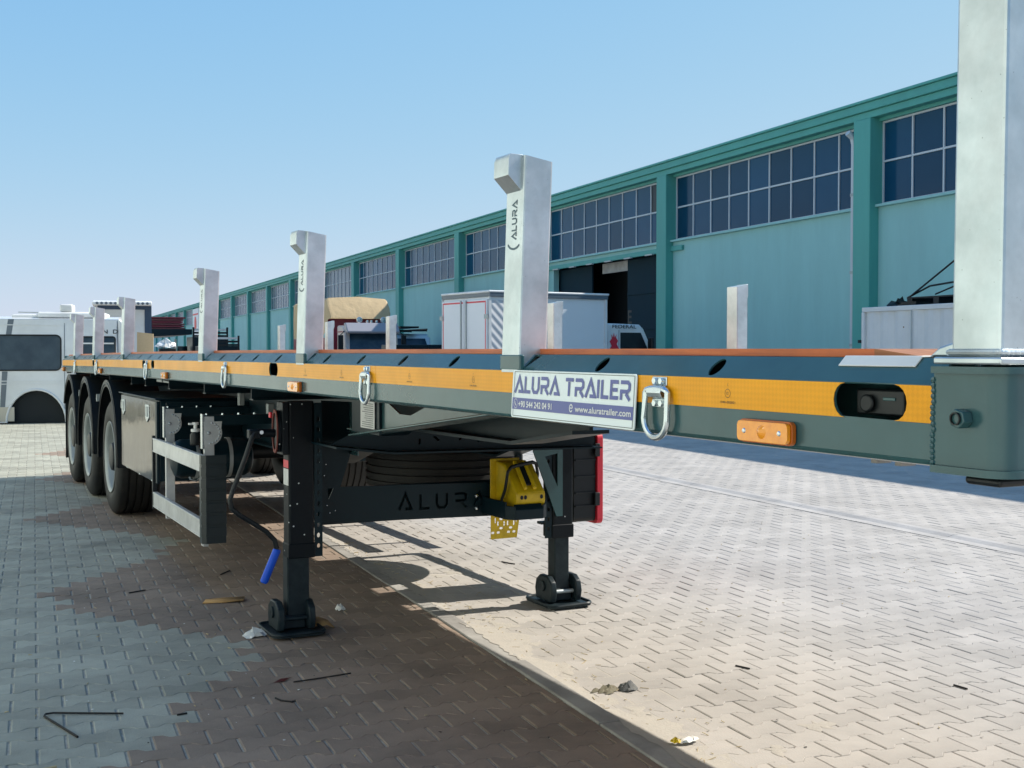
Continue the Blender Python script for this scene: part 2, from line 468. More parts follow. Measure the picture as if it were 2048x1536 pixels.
PVS = {'grey': paver_verts(.0042), 'red': paver_verts(.0042), 'pale': paver_verts(.0015)}
PF = [(12,13,22,23),(13,14,21,22),(14,15,20,21),(15,16,19,20),(16,17,18,19)] + [(i, (i+1) % 12, 12 + (i+1) % 12, 12 + i) for i in range(12)] + [(24+i, 24 + (i+1) % 12, (i+1) % 12, i) for i in range(12)]
zones = {'grey': (m_pgrey, []), 'red': (m_pred, []), 'pale': (m_psand, [])}
singles = []
for j in range(12, int(36/WP)):
    v = j*WP
    for i in range(-140, 160):
        u = i*LP + (j % 2)*LP/2
        p = bw(u, v)
        if p.y < 3.0 or p.y > FARZ or abs(p.x) > p.y*.56 + .3: continue
        if u - .1 < KU0: lo, hi = -99, KU0 - .004; key = 'red' if u > zig(v) else 'grey'
        elif u < CU0 + .1: lo, hi = KU1 + .004, CU0 - .004; key = 'pale'
        else: lo, hi = CU1 + .004, 99; key = 'pale'
        if u < KU0 < u + .1 or u - .1 < KU0 <= u: pass
        for lo, hi, key in (((-99, KU0 - .004, key if key != 'pale' else 'red'), (KU1 + .004, CU0 - .004, 'pale'), (CU1 + .004, 99, 'pale'))):
            if u + .1 <= lo + .02 or u - .1 >= hi - .02: continue
            whole = u - .1 >= lo and u + .1 <= hi
            # in the photograph's frame?
            k = 2400/p.y; sx = 1024 + p.x*k; sy = 703 + EYE*k
            vis = -60 < sx < 2108 and 703 < sy < 1580
            if whole and vis: singles.append((p.length, u, v, key))
            else: zones[key][1].append((u, v, lo, hi))
singles.sort()
paving = thing('paved_yard', None, None, (0, 0, 0), TB); tag(paving, kind='structure')
proto = {}
for key, (m, _) in zones.items():
    me = MB().add(PVS[key], PF).mesh('paver_' + key, m, 0); proto[key] = me
for n, (d, u, v, key) in enumerate(singles):
    if n < 300:
        o = bpy.data.objects.new('paver', proto[key]); COL.objects.link(o); o.parent = paving
        o.location = (u, v, random.uniform(-.0015, .0015)); o.rotation_euler = (random.uniform(-.004, .004), random.uniform(-.004, .004), random.uniform(-.006, .006))
    else:
        zones[key][1].append((u, v, -99, 99))
for key, (m, lst) in zones.items():
    mb = MB()
    vs = []; fs = []
    for (u, v, lo, hi) in lst:
        o = len(vs); dz = random.uniform(-.0015, .0015); tx = random.uniform(-.008, .008); ty = random.uniform(-.008, .008)
        vs += [(min(hi, max(lo, u + x)), v + y, z + dz + x*tx + y*ty) for x, y, z in PVS[key]]
        fs += [tuple(a + o for a in f) for f in PF]
    me = bpy.data.meshes.new('pavers_' + key); me.from_pydata(vs, [], fs); me.materials.append(m)
    o = bpy.data.objects.new({'grey': 'grey_pavers', 'red': 'red_brown_pavers', 'pale': 'pale_pavers'}[key], me); COL.objects.link(o); o.parent = paving; o['kind'] = 'stuff'
# sand bed below the pavers
bed = [Vector((-3.2, 2.2, 0)), Vector((3.2, 2.2, 0)), Vector((FARZ*.57, FARZ + .3, 0)), Vector((-FARZ*.57, FARZ + .3, 0))]
bedm = MB().add([(p.dot(NB), p.dot(AB), -.0062) for p in bed], [(0,1,2,3)]).build('joint_bed', m_bed, paving, smooth=0)
bedm['kind'] = 'stuff'
bp_ = MB()      # paler washed sand in the joints of the grey and red-brown field
for k in range(60):
    v0, v1 = 2.4 + k*.4, 2.8 + k*.4
    bp_.add([(-.56*v0 - 2.2, v0, -.0050), (KU0, v0, -.0050), (KU0, v1, -.0050), (-.56*v1 - 2.2, v1, -.0050)], [(0, 1, 2, 3)])
bp_ = bp_.build('joint_bed', m_bedpale, paving, smooth=0); bp_['kind'] = 'stuff'
du = MB()       # fine sand filling the joints beside the kerb
for k in range(110):
    v0, v1 = 2.4 + k*.06, 2.46 + k*.06
    w = lambda v: KU1 + .20 + .20*sin(pi*min(1, max(0, (v - 2)/7))) + .06*sin(v*7.3) + .05*sin(v*17 + 1) + .03*sin(v*41)
    du.add([(KU1, v0, -.0007), (w(v0), v0, -.0022), (w(v1), v1, -.0022), (KU1, v1, -.0007)], [(0, 1, 2, 3)])
du = du.build('sand', m_sand, paving, smooth=0); du['kind'] = 'stuff'
# kerb stones, flush with the paving
for k in range(0, 34):
    v0 = 1.2 + k*1.0
    MB().box(KU0, KU1, v0 + .004, v0 + .996, -.06, .008 + random.uniform(-.002, .002)).build('kerb_stone', m_kerb, paving, bevel=.006)
# drain channel: shallow concrete dish with a raised edge
for k in range(0, 30):
    v0 = 1.5 + k*2.0
    pr = [(CU0, -.06), (CU1, -.06), (CU1, .012), (CU1 - .05, .010), (CU1 - .11, -.006), (CU0 + .06, -.006), (CU0 + .03, .004), (CU0, .004)]
    MB().prism(pr, lambda a, b, c: (a, c, b), v0 + .003, v0 + 1.997).build('channel_stone', m_concrete, paving, smooth=0)
# sand swept against the kerb and over the first pavers
rs = random.Random(3)
def sand_patch(vs0, vs1, wmax, seed):
    rr = random.Random(seed); n = int((vs1 - vs0)*26); A = []; B = []; ph = [rr.uniform(0, 6.28) for _ in range(6)]
    for k in range(n + 1):
        f = k/n; v = vs0 + (vs1 - vs0)*f
        wob = sum(sin(v*q + p)/c for q, p, c in zip((2.3, 5.1, 11, 23, 47, 90), ph, (2.0, 2.6, 3.6, 5, 7, 9)))
        w = wmax*max(.04, sin(pi*f)**.6*(.5 + .42*wob))
        A.append((KU1 - .03*rr.random() - .01, v, .0088)); B.append((KU1 + w, v, .0001))
    M = [((a[0]*.6 + b[0]*.4), a[1], (.0085 if a[0] > KU1 - .002 else .0086) if False else .0030 + rr.random()*.0016) for a, b in zip(A, B)]
    mb = MB(); n1 = n + 1
    mb.add(A + M + B, [(i, i+1, n1+i+1, n1+i) for i in range(n)] + [(n1+i, n1+i+1, 2*n1+i+1, 2*n1+i) for i in range(n)])
    return mb
def sand_blob(u, v, r, seed):
    rr = random.Random(seed); n = 28; ph = [rr.uniform(0, 6.28) for _ in range(4)]
    ring = [r*(.7 + .3*sin(2*q + ph[0]) + .2*sin(5*q + ph[1]) + .12*sin(9*q + ph[2])) for q in [2*pi*k/n for k in range(n)]]
    mb = MB()
    vs = [(u, v, .0035)] + [(u + .75*x*cos(2*pi*k/n), v + x*sin(2*pi*k/n), .0003) for k, x in enumerate(ring)]
    mb.add(vs, [(0, 1 + k, 1 + (k+1) % n) for k in range(n)])
    return mb
mb = MB()
for a, b, w, sd in ((1.8, 3.6, .30, 1), (3.3, 4.6, .24, 2), (4.4, 5.3, .20, 8), (5.15, 6.05, .24, 3), (6.3, 8.2, .16, 5), (8, 14, .16, 6)):
    p = sand_patch(a, b, w, sd); mb.add(p.v, p.f)
rr = random.Random(77)
for k in range(26):
    p = sand_blob(KU1 + .05 + abs(rr.gauss(0, .26)), rr.uniform(2.8, 9), rr.uniform(.02, .11), k); mb.add(p.v, p.f)
sd = mb.build('sand', m_sand, paving); sd['kind'] = 'stuff'

# ------------------------------------------------------------------ warehouse
PIL = [12.5 + 8.93*i for i in range(0, 13)]          # pilaster centres along the front
WEND = PIL[-1] + .3
HT = 6.83
def shed(root, pil, ht, first_end, last_end, detail_to, flip=1, door_bay=None, m_teal=None, m_tealtrim=None):
    """front wall at x = 0, building body towards +x*flip"""
    f = flip
    m_teal = m_teal or MATS['teal_wall']; m_tealtrim = m_tealtrim or MATS['teal_trim']
    def X(a, b): return (min(a*f, b*f), max(a*f, b*f))
    body = MB(); x0, x1 = X(1.6, 26); body.box(x0, x1, first_end, last_end, 0, ht - .12)
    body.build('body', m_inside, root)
    rf = MB(); x0, x1 = X(-.02, 26.2); rf.box(x0, x1, first_end - .1, last_end + .1, ht - .1, ht - .02); rf.build('roof', m_roof, root)
    ew = MB(); x0, x1 = X(.0, 26); ew.box(x0, x1, last_end - .02, last_end + .15, 0, ht - .13); ew.build('end_wall', m_teal, root)
    # fascia in two steps with a drip edge
    fa = MB()
    x0, x1 = X(-.20, .25); fa.box(x0, x1, first_end, last_end, 6.47*ht/6.83, 6.62*ht/6.83)
    x0, x1 = X(-.26, .25); fa.box(x0, x1, first_end, last_end, 6.622*ht/6.83, ht - .03)
    x0, x1 = X(-.31, .25); fa.box(x0, x1, first_end, last_end, ht - .028, ht + .03)
    fa.build('fascia', m_tealtrim, root, bevel=.012)
    for c in pil:
        x0, x1 = X(-.24, .3)
        MB().box(x0, x1, c - .28, c + .28, 0, 6.468*ht/6.83).build('pilaster', m_tealtrim, root, bevel=.015)
    hz = ht/6.83
    for bi, (a, b) in enumerate(zip(pil, pil[1:])):
        y0, y1 = a + .283, b - .283
        top, bot, mid = 6.40*hz, 4.56*hz, 5.54*hz
        x0, x1 = X(0, .2)
        if bi == door_bay:
            MB().box(x0, x1, y1 - .50, y1, 0, 4.36).build('wall_panel', m_teal, root)
            MB().box(x0, x1, y0, y1, 4.362, bot).build('wall_panel', m_teal, root)
        else:
            MB().box(x0, x1, y0, y1, 0, bot).build('wall_panel', m_teal, root)
        MB().box(x0, x1, y0, y1, top + .002, 6.468*hz).build('wall_panel', m_tealtrim, root)
        sl = MB(); x0, x1 = X(-.10, .12); sl.box(x0, x1, y0, y1, bot + .002, bot + .06); sl.build('window_sill', m_teal, root, bevel=.008)
        zb = bot + .064
        nc = 9
        ys = [y0 + .02] + [y1 - .63 - .915*(nc - 2 - k) for k in range(nc - 1)] + [y1 - .02]
        ys = [y0 + .02 + (y1 - y0 - .04)*k/nc for k in range(nc + 1)]
        fr = MB()
        x0, x1 = X(.09, .16)
        for yy in ys: fr.box(x0, x1, yy - .02, yy + .02, zb, top)
        x0, x1 = X(.085, .165)
        for k in range(nc):
            for z in (zb + .02, mid, top - .02): fr.box(x0, x1, ys[k] + .021, ys[k+1] - .021, z - .02, z + .02)
        w = fr.build('window', m_mullion, root, smooth=0)
        panes = MB()
        for k in range(nc):
            for r, (z0, z1) in enumerate(((zb + .042, mid - .022), (mid + .022, top - .042))):
                dark = (bi == door_bay and r == 1 and k == 0)  # solid black sheet, painted shade of the room behind the opening
                x0, x1 = X(.118, .126)
                tl = random.Random(bi*40 + k*2 + r).uniform(-.006, .006)
                q = MB().box(x0, x1, ys[k] + .022, ys[k+1] - .022, z0, z1)
                if bi < detail_to:
                    q.xf(lambda x, y, z, yc=(ys[k] + ys[k+1])/2, zc=(z0 + z1)/2: (x + (y - yc)*tl + (z - zc)*tl*.7, y, z))
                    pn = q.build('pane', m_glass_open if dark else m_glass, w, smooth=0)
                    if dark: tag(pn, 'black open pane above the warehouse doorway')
                else: panes.add(q.v, q.f)
        if bi >= detail_to:
            pn = panes.build('pane_row', m_glass_far, w, smooth=0); pn['kind'] = 'stuff'
    return root
m_glass_far = mat('far_glass', (.10, .13, .165), .22, noise=(.25, .6, (.15, .175, .21)), spec=.6)  # pale base colour: grazing sky reflection put into the distant panes
wh = thing('warehouse', 'long teal warehouse with dark strip windows and an open sliding doorway', 'warehouse', NB*PB, TB)
shed(wh, PIL, HT, 3.4, WEND, 6, 1, door_bay=2)
# sliding doors on their rail in the third bay
y0, y1 = PIL[2] + .29, PIL[3] - .79
for a, b, x in ((y0 + .05, y0 + 2.75, .26), (y1 - 2.55, y1 + .05, .26)):
    d = MB().box(x, x + .06, a, b, .03, 4.30)
    d = d.build('sliding_door', m_door, wh, bevel=.01)
    r = MB()
    for k in range(1, 4): r.box(x - .03, x - .002, a + .03, b - .03, 1.08*k - .04, 1.08*k + .04)
    r.build('door_rib', m_door, d)
letters('E', lambda u, v, w: (.256 - w, 33.4 - u, 2.32 + v), .42, bold=.02).build('lettering', m_ink, wh)
fl = MB().box(.30, .36, y0 + 2.76, y0 + 4.6, 3.98, 4.30).build('door_flap', m_concrete, wh)
MB().box(-.08, .0, PIL[2] - .9, PIL[3] + .2, 4.30, 4.44).build('door_rail', m_tealtrim, wh, bevel=.01)
for k in range(6):
    yy = y0 + .4 + k*1.35
    MB().box(-.16, -.085, yy, yy + .45, 4.27, 4.31).build('rail_bracket', m_galv_dull, wh)
# downpipe beside a pilaster
dp = MB().tube([(-.30, PIL[1] + .40, 6.25), (-.16, PIL[1] + .40, 6.15), (-.12, PIL[1] + .40, 6.0), (-.12, PIL[1] + .40, .1)], .07, 10)
dp.build('downpipe', m_mullion, wh)
for zz in (1.6, 3.2, 4.9):
    MB().lathe([(.072, -.03), (.084, -.03), (.084, .03), (.072, .03)], (-.12, PIL[1] + .40, zz), (0,0,1), 12).build('pipe_clip', m_galv_dull, wh)
for k in range(9):
    MB().cyl((-.1, 18 + k*6.1, HT + .03), (-.1, 18 + k*6.1, HT + .10), .03, 8).build('roof_stud', m_galv_dull, wh)

wh2 = thing('far_warehouse', 'second teal warehouse with pale windows beyond the end of the first', 'warehouse', NB*(PB + .1), TB)
shed(wh2, [131 + 8.9*i for i in range(0, 10)], 6.75, 130.6, 211.5, 0, 1)
wh3 = thing('left_warehouse', 'sunlit pale green warehouse front at the far left behind the van', 'warehouse', NB*(-4.3), TB)
m_pale = mat('pale_green_wall', (.65, .71, .66), .75, noise=(.35, .4, (.59, .65, .60)))
shed(wh3, [-19.2 + 8.9*i for i in range(0, 22)], 8.3, -19.6, 168.2, 0, -1, m_teal=m_pale, m_tealtrim=m_pale)

# ------------------------------------------------------------------ flatbed trailer
trailer = thing('flatbed_trailer', 'dark grey three axle flatbed semi trailer with yellow side tape and orange deck planks', 'trailer', NT*PT, TH)
WT = 2.40
T0, T1 = 1.482, 14.93
def zc(t): return .003 - .00043*(t - 4.5)**2           # slight camber of the frame
def Cb(x, y, z): return (x, y, z + zc(y))
def near(s): return lambda u, v, w: Cb(s - w, u, v)     # plate on the near side, thickness outward
FT = 1.405; FB = 1.279
holes = [(1.633, 1.373, .092, .032), (5.628, 1.373, .078, .030), (8.90, 1.373, .06, .026), (9.285, 1.373, .06, .026), (12.16, 1.373, .06, .026)]
RINGS = [2.302, 4.287, 6.604, 9.13, 11.88, 13.6]
LAMPS = [1.912, 5.24, 8.40, 11.64, 14.75]

def side_rail(sgn, x0, with_holes):
    """one longitudinal edge rail; x0 is its outer face, sgn +1 if the inside is towards +x"""
    F = lambda u, v, w: Cb(x0 + sgn*w, u, v)
    poly = [(T0 + (T1 - T0)*k/12, FB) for k in range(13)] + [(T0 + (T1 - T0)*(12 - k)/12, FT) for k in range(13)]
    mb = MB().sheet(poly, F, [oval(*h) for h in holes] if with_holes else [], .005)
    # back of the rail, bottom lip, top lip
    for k in range(12):
        a, b = T0 + (T1 - T0)*k/12, T0 + (T1 - T0)*(k+1)/12
        q = MB().box(*sorted((x0 + sgn*.095, x0 + sgn*.100)), a, b, FB, 1.444)
        q.box(*sorted((x0 + sgn*.006, x0 + sgn*.094)), a, b, FB - .004, FB + .002)
        q.box(*sorted((x0 + sgn*.046, x0 + sgn*.099)), a, b, 1.4445, 1.4495)
        q.xf(Cb); mb.add(q.v, q.f)
    lip = [(x0, FB - .0002), (x0 + sgn*.0015, FB - .004), (x0 + sgn*.006, FB - .009), (x0 + sgn*.016, FB - .012), (x0 + sgn*.030, FB - .012)]
    n13 = 13
    vs = [Cb(x, T0 + (T1 - T0)*k/12, z) for x, z in lip for k in range(n13)]
    mb.add(vs, [(a*n13 + k, a*n13 + k + 1, (a+1)*n13 + k + 1, (a+1)*n13 + k) for a in range(len(lip) - 1) for k in range(12)])
    o = mb.build('side_rail', m_rail, trailer, smooth=30)
    return o
rail = side_rail(1, 0, True)
far_rail = side_rail(-1, WT, False)
# chamfered top of the rail, cut by a lashing slot every 0.45 m or so
SLOTS = [2.118, 2.601, 3.53, 3.981, 4.429, 4.865, 5.62, 6.052, 6.428, 6.798, 7.939, 8.339, 8.75, 9.15, 9.6, 10.7, 11.15, 11.5, 12.6, 13.0, 14.3]
edges = [T0] + [(a + b)/2 for a, b in zip(SLOTS, SLOTS[1:])] + [T1]
ch = MB()
for k, s in enumerate(SLOTS):
    a, b = edges[k], edges[k+1]
    def F(u, v, w): return Cb(.0005 + v*.0455 + w*.7, u, FT + v*.0445 - w*.7)
    hole = [(s + .021*cos(q) , .47 + .40*sin(q)) for q in [2*pi*i/16 for i in range(16)]]
    hs_ = [hole]
    for ts in (3.075, 5.18, 7.27, 10.35):
        if a < ts - .115 and ts - .062 < b: hs_.append([(ts - .0665, .06), (ts - .0665, .96), (ts - .110, .96)])
    ch.sheet([(a, .004), (b, .004), (b, 1), (a, 1)], F, hs_, .004)
ch.build('rail_chamfer', m_rail, trailer, smooth=20)
ch2 = MB()
for k in range(12):
    a, b = T0 + (T1 - T0)*k/12, T0 + (T1 - T0)*(k+1)/12
    ch2.add([Cb(WT - .0005, a, FT + .001), Cb(WT - .0005, b, FT + .001), Cb(WT - .046, b, FT + .0445), Cb(WT - .046, a, FT + .0445)], [(0,1,2,3)])
ch2.build('rail_chamfer', m_rail, trailer)
# reflective tape in lengths, round-cut at the holes
def tape(a, b, ca=False, cb=False):
    z0, z1 = 1.3405, 1.4035; zm = (z0 + z1)/2; r = .034
    low = [(a, z0), (b, z0)]; up = [(b, z1), (a, z1)]
    n = 6; poly = []
    poly += [(a + (r if ca else 0)*0, z0)]
    if ca: poly = []
    A = [(a - .0, z0)] if not ca else []
    pl = []
    m = max(1, int((b - a)/1.0))
    pl += [(a + (b - a)*k/m, z0) for k in range(m + 1)]
    if cb: pl += [(b - .030*cos(q), zm + (z1 - zm)*sin(q)) for q in [-pi/2 + pi*i/8 for i in range(1, 8)]]
    pl += [(b - (b - a)*k/m, z1) for k in range(m + 1)]
    if ca: pl += [(a + .030*cos(q), zm + (z1 - zm)*sin(q)) for q in [pi/2 - pi*i/8 for i in range(1, 8)]]
    MB().sheet(pl, near(-.0008), (), .0012).build('reflective_tape', m_tape, trailer, smooth=0)
def cutspan(h): return h[0] - h[2], h[0] + h[2]
h0, h1, h2, h3, h4 = [cutspan(h) for h in holes]
tape(T0 + .002, h0[0] + .03, False, True); tape(h0[1] - .03, 2.45, True, False)
tape(2.99, 4.2, False, False); tape(4.203, h1[0] + .03, False, True); tape(h1[1] - .03, 7.0, True, False); tape(7.003, h2[0] + .03, False, True)
tape(h2[1] - .02, h3[0] + .02, True, True); tape(h3[1] - .02, h4[0] + .02, True, True); tape(h4[1] - .02, 13.5, True, False); tape(13.503, T1 - .01)
# approval print on the tape
for tc_ in (2.048, 3.33, 3.86, 4.6, 5.1):
    f = lambda u, v, w: Cb(-.0025, tc_ - u, 1.372 + v)
    mb = letters('C', f, .0045, x=-.002, y=.016)
    q = letters('104R-002821', f, .0050, width=.052, x=-.026, y=-.021); mb.add(q.v, q.f)
    q = letters('E2', f, .0055, x=-.0045, y=-.0025); mb.add(q.v, q.f)
    n = 20
    vs = [f(.0095*cos(2*pi*k/n), .0095*sin(2*pi*k/n), 0) for k in range(n)] + [f(.0085*cos(2*pi*k/n), .0085*sin(2*pi*k/n), 0) for k in range(n)]
    mb.add(vs, [(k, (k+1) % n, n + (k+1) % n, n + k) for k in range(n)])
    mb.build('tape_print', m_ink, trailer, smooth=0)

# deck planks running lengthwise
nb = 8; pw = (WT - .13)/nb
for k in range(nb):
    a = .064 + k*pw; b = a + pw - .006
    st = T0 + .19 + (0 if k else 0)
    ys = [1.555, 1.69] + [1.69 + (T1 - .08 - 1.69)*i/14 for i in range(1, 15)]
    ztop = [1.4505] + [1.4655]*(len(ys) - 1)
    dz = random.uniform(-.0025, .0) if k else 0
    vs = []
    for y, zt in zip(ys, ztop):
        vs += [Cb(a, y, 1.4501 if k == 0 else 1.436), Cb(b, y, 1.436), Cb(b, y, zt + dz), Cb(a, y, zt + dz)]
    n = len(ys)
    fs = [(4*i + q, 4*i + (q+1) % 4, 4*(i+1) + (q+1) % 4, 4*(i+1) + q) for i in range(n-1) for q in range(4)] + [(0,1,2,3), (4*n-4, 4*n-3, 4*n-2, 4*n-1)]
    mb = MB().add(vs, fs)
    for q in range(4): mb.mi[q] = 1
    o = mb.build('deck_plank', [m_plank, m_endgrain], trailer, smooth=20)
# deck front: steel strip, sunlight painted in as white; pale lump shaped as gusset
MB().prism([(.0285, 1.4325), (.0455, 1.4492), (.105, 1.4500), (.105, 1.4530), (.0440, 1.4522), (.0265, 1.4345)], lambda u, v, w: (u, w, v), 1.552, 1.745).build('sunlit_strip', m_white, trailer, bevel=.0008)
MB().prism([(1.475, 1.4505), (1.560, 1.4505), (1.535, 1.468), (1.505, 1.476), (1.485, 1.471)], lambda u, v, w: (w, u, v), .066, .082).build('corner_lump', m_galv, trailer, bevel=.004)
MB().box(.10, WT - .1, 1.40, 1.485, 1.29, 1.445).build('front_beam', m_rail, trailer, bevel=.01)
MB().box(.02, WT - .02, T1 - .05, T1, 1.25, 1.41).build('rear_beam', m_rail, trailer, bevel=.01)
for a, b in ((.2, .0), (1.9, .0)):
    pass
# front corner pocket: welded box with rounded corner, flanges and a nut
cp = thing('corner_pocket', None, None); cp.parent = trailer
def pocket_outline(g):
    r = .035 + g
    x0, y0, x1, y1 = -.004 - g, 1.335 - g, .16 + g, 1.478 + g*.1
    return [(x0, y1)] + [(x0 + r - r*cos(q), y0 + r - r*sin(q)) for q in [pi/2*i/8 for i in range(9)]] + [(x1, y0), (x1, y1)]
mb = MB()
mb.prism(pocket_outline(0), lambda u, v, w: (u, v, w), 1.272, 1.424)
mb.prism(pocket_outline(.007), lambda u, v, w: (u, v, w), 1.4242, 1.4355)
mb.prism(pocket_outline(.007), lambda u, v, w: (u, v, w), 1.2595, 1.2718)
mb.build('pocket_body', m_rail, cp, smooth=25)
wl = MB()
rr = random.Random(5)
for k in range(16):      # weld bead where the pocket meets the rail
    z = 1.275 + k*.0092
    wl.lathe([(0, -.006), (.004, -.004), (.0055, 0), (.004, .004), (0, .006)], (-.003, 1.479 + rr.uniform(-.0015, .0015), z), (0,0,1), 8)
wl.build('weld_bead', m_rail, cp)
nt_ = MB().prism([(.0165*cos(pi/3*k + .3), .0165*sin(pi/3*k + .3)) for k in range(6)], lambda u, v, w: (w, 1.409 + u, 1.352 + v), -.026, -.0042)
nt_.build('nut', m_rail, cp, bevel=.002)
MB().lathe([(.0105, 0), (.0105, .004), (.0085, .004), (.0085, -.010), (0, -.010)], (-.0262, 1.409, 1.352), (-1, 0, 0), 18).build('nut_bore', m_black, cp)
MB().box(.01, .075, 1.352, 1.425, 1.244, 1.2592).build('drain_plate', m_black, cp, bevel=.006)
# inside of the big front slot: dark lamp fittings
ins = MB().box(.03, .06, 1.58, 1.70, 1.345, 1.392).cyl((.028, 1.665, 1.366), (.02, 1.665, 1.366), .017, 14).box(.045, .06, 1.545, 1.575, 1.35, 1.40)
ins.build('slot_fitting', m_black, trailer, bevel=.004)
MB().box(.062, .066, 1.57, 1.72, 1.350, 1.356).box(.040, .046, 1.588, 1.594, 1.352, 1.395).box(.028, .031, 1.60, 1.63, 1.372, 1.378).cyl((.050, 1.56, 1.37), (.034, 1.56, 1.37), .008, 10).build('slot_reflection', m_rail, trailer, bevel=.001)  # teal reflections inside the slot, put in as bits of rail colour
for a in (1.93, 1.86):
    MB().box(.29, .33, a - .009, a + .009, 1.224, 1.238).build('pad_block', m_concrete, trailer)

# sign board
sg = MB().sheet(rect(2.394, 3.046, 1.2735, 1.4055, .008), lambda u, v, w: Cb(-.004 - w - (1.4055 - v)*.06, u, v), (), .003)
sign = sg.build('sign_board', m_sign, trailer, smooth=0); tag(sign, 'white sign board with blue company lettering')
sf = lambda lift: (lambda u, v, w: Cb(-.0078 - lift - w - (1.4055 - v)*.06, 3.040 - u, v))
logo(MB(), 'ALURA TRAILER', .012, .625, 1.343, .046, sf(.0006), w=.205).build('lettering', m_signblue, sign, smooth=0)
MB().sheet(rect(.001, .640, 1.2965, 1.3285), sf(.0005)).build('sign_band', m_signblue, sign, smooth=0)
ln = MB()
for a, b, c, d in ((.008, .638, 1.4005, 1.4018), (.008, .638, 1.2775, 1.2788), (.006, .008, 1.2775, 1.4018), (.638, .640, 1.2775, 1.4018)):
    ln.sheet(rect(a, b, c, d), sf(.0004))
ln.build('sign_border', m_ink, sign, smooth=0)
f = sf(.0010)
mb = letters('+90 544 242 04 91', f, .0165, width=.195, bold=.0010, x=.040, y=1.3035)
letters('www.aluratrailer.com', f, .0155, width=.268, bold=.0010, x=.362, y=1.3040).build('lettering', m_white, sign, smooth=0)
n = 24
for cx, r0, r1 in ((.023, .0105, .0118), (.341, .0062, .0095)):
    vs = [f(cx + r0*cos(2*pi*k/n), 1.3125 + 1.15*r0*sin(2*pi*k/n), 0) for k in range(n)] + [f(cx + r1*cos(2*pi*k/n), 1.3125 + 1.15*r1*sin(2*pi*k/n), 0) for k in range(n)]
    mb.add(vs, [(k, (k+1) % n, n + (k+1) % n, n + k) for k in range(n) if not (cx > .3 and k in (22, 23))])
mb.sheet(rect(.335, .3475, 1.3115, 1.3140), f)
L_, R_ = stroke([(.0175, 1.3180), (.0195, 1.3120), (.0270, 1.3065)], .0032)
mb.add([f(a, b, 0) for a, b in L_ + R_], [(0,1,4,3),(1,2,5,4)])
mb.build('lettering', m_white, sign, smooth=0)

# lashing rings
def lashing_ring(t):
    r = thing('lashing_ring', None, None); r.parent = trailer; r.location = (0, t, zc(t))
    pf = [(-.002, 1.4015), (-.005, 1.4015), (-.005, 1.384), (-.020, 1.377), (-.024, 1.366), (-.020, 1.356), (-.006, 1.351), (-.006, 1.332), (-.002, 1.332), (-.002, 1.3535), (-.017, 1.359), (-.0205, 1.366), (-.017, 1.374), (-.002, 1.381)]
    MB().prism(pf, lambda u, v, w: (u, w, v), -.029, .029).build('bracket', m_zinc, r, bevel=.0012)
    pts = []
    for k in range(7): pts.append((-.013, .0455*cos(pi*k/6)*1.0, 1.366 + .010*sin(pi*k/6)))
    for k in range(13):
        q = pi + pi*k/12; pts.append((-.0155, .0465*cos(q), 1.306 + .043*sin(q)))
    MB().tube(pts, .0075, 10, closed=True).build('ring', m_zinc, r)
    for dy, z in ((.013, 1.392), (-.013, 1.392), (.013, 1.341), (-.013, 1.341)):
        MB().prism([(.0085*cos(pi/3*k), .0085*sin(pi/3*k)) for k in range(6)], lambda u, v, w: (w, dy + u, z + v), -.013, -.005).build('bolt', m_zinc, r, bevel=.001)
    return r
lr = lashing_ring(RINGS[0])
for t in RINGS[1:]: copy_tree(lr, trailer, (0, t, zc(t)))
# side marker lamps
def marker(t):
    r = thing('marker_lamp', None, None); r.parent = trailer; r.location = (0, t, zc(t) + 1.300)
    F = lambda u, v, w: (-.002 - w, u, v)
    MB().sheet(rect(-.083, .083, -.0235, .0235, .012), F, (), .010).build('housing', m_amberd, r, bevel=.002)
    MB().sheet(rect(-.079, .079, -.0205, .0205, .010), lambda u, v, w: (-.0125 - w, u, v), (), .009).build('lens', m_amber, r, bevel=.003)
    MB().lathe([(0, .006), (.007, .005), (.014, .0), (.016, -.002)], (-.0215, 0, 0), (-1,0,0), 18).build('bulb', m_amber, r)
    for dy in (.055, -.055):
        MB().lathe([(0, .0025), (.004, .002), (.0055, 0)], (-.0217, dy, 0), (-1,0,0), 12).build('screw', m_zinc, r)
    return r
ml = marker(LAMPS[0])
for t in LAMPS[1:]: copy_tree(ml, trailer, (0, t, zc(t) + 1.300))

# pockets in the rail under each near stake
NEARST = [(3.075, .113), (5.18, .118), (7.27, .118), (10.35, .118), (12.17, .118), (13.78, .118)]
for t, d in NEARST:
    MB().box(-.006, .010, t - .066, t + .062, 1.404, 1.449).xf(Cb).build('stake_pocket', m_rail, trailer, bevel=.004)

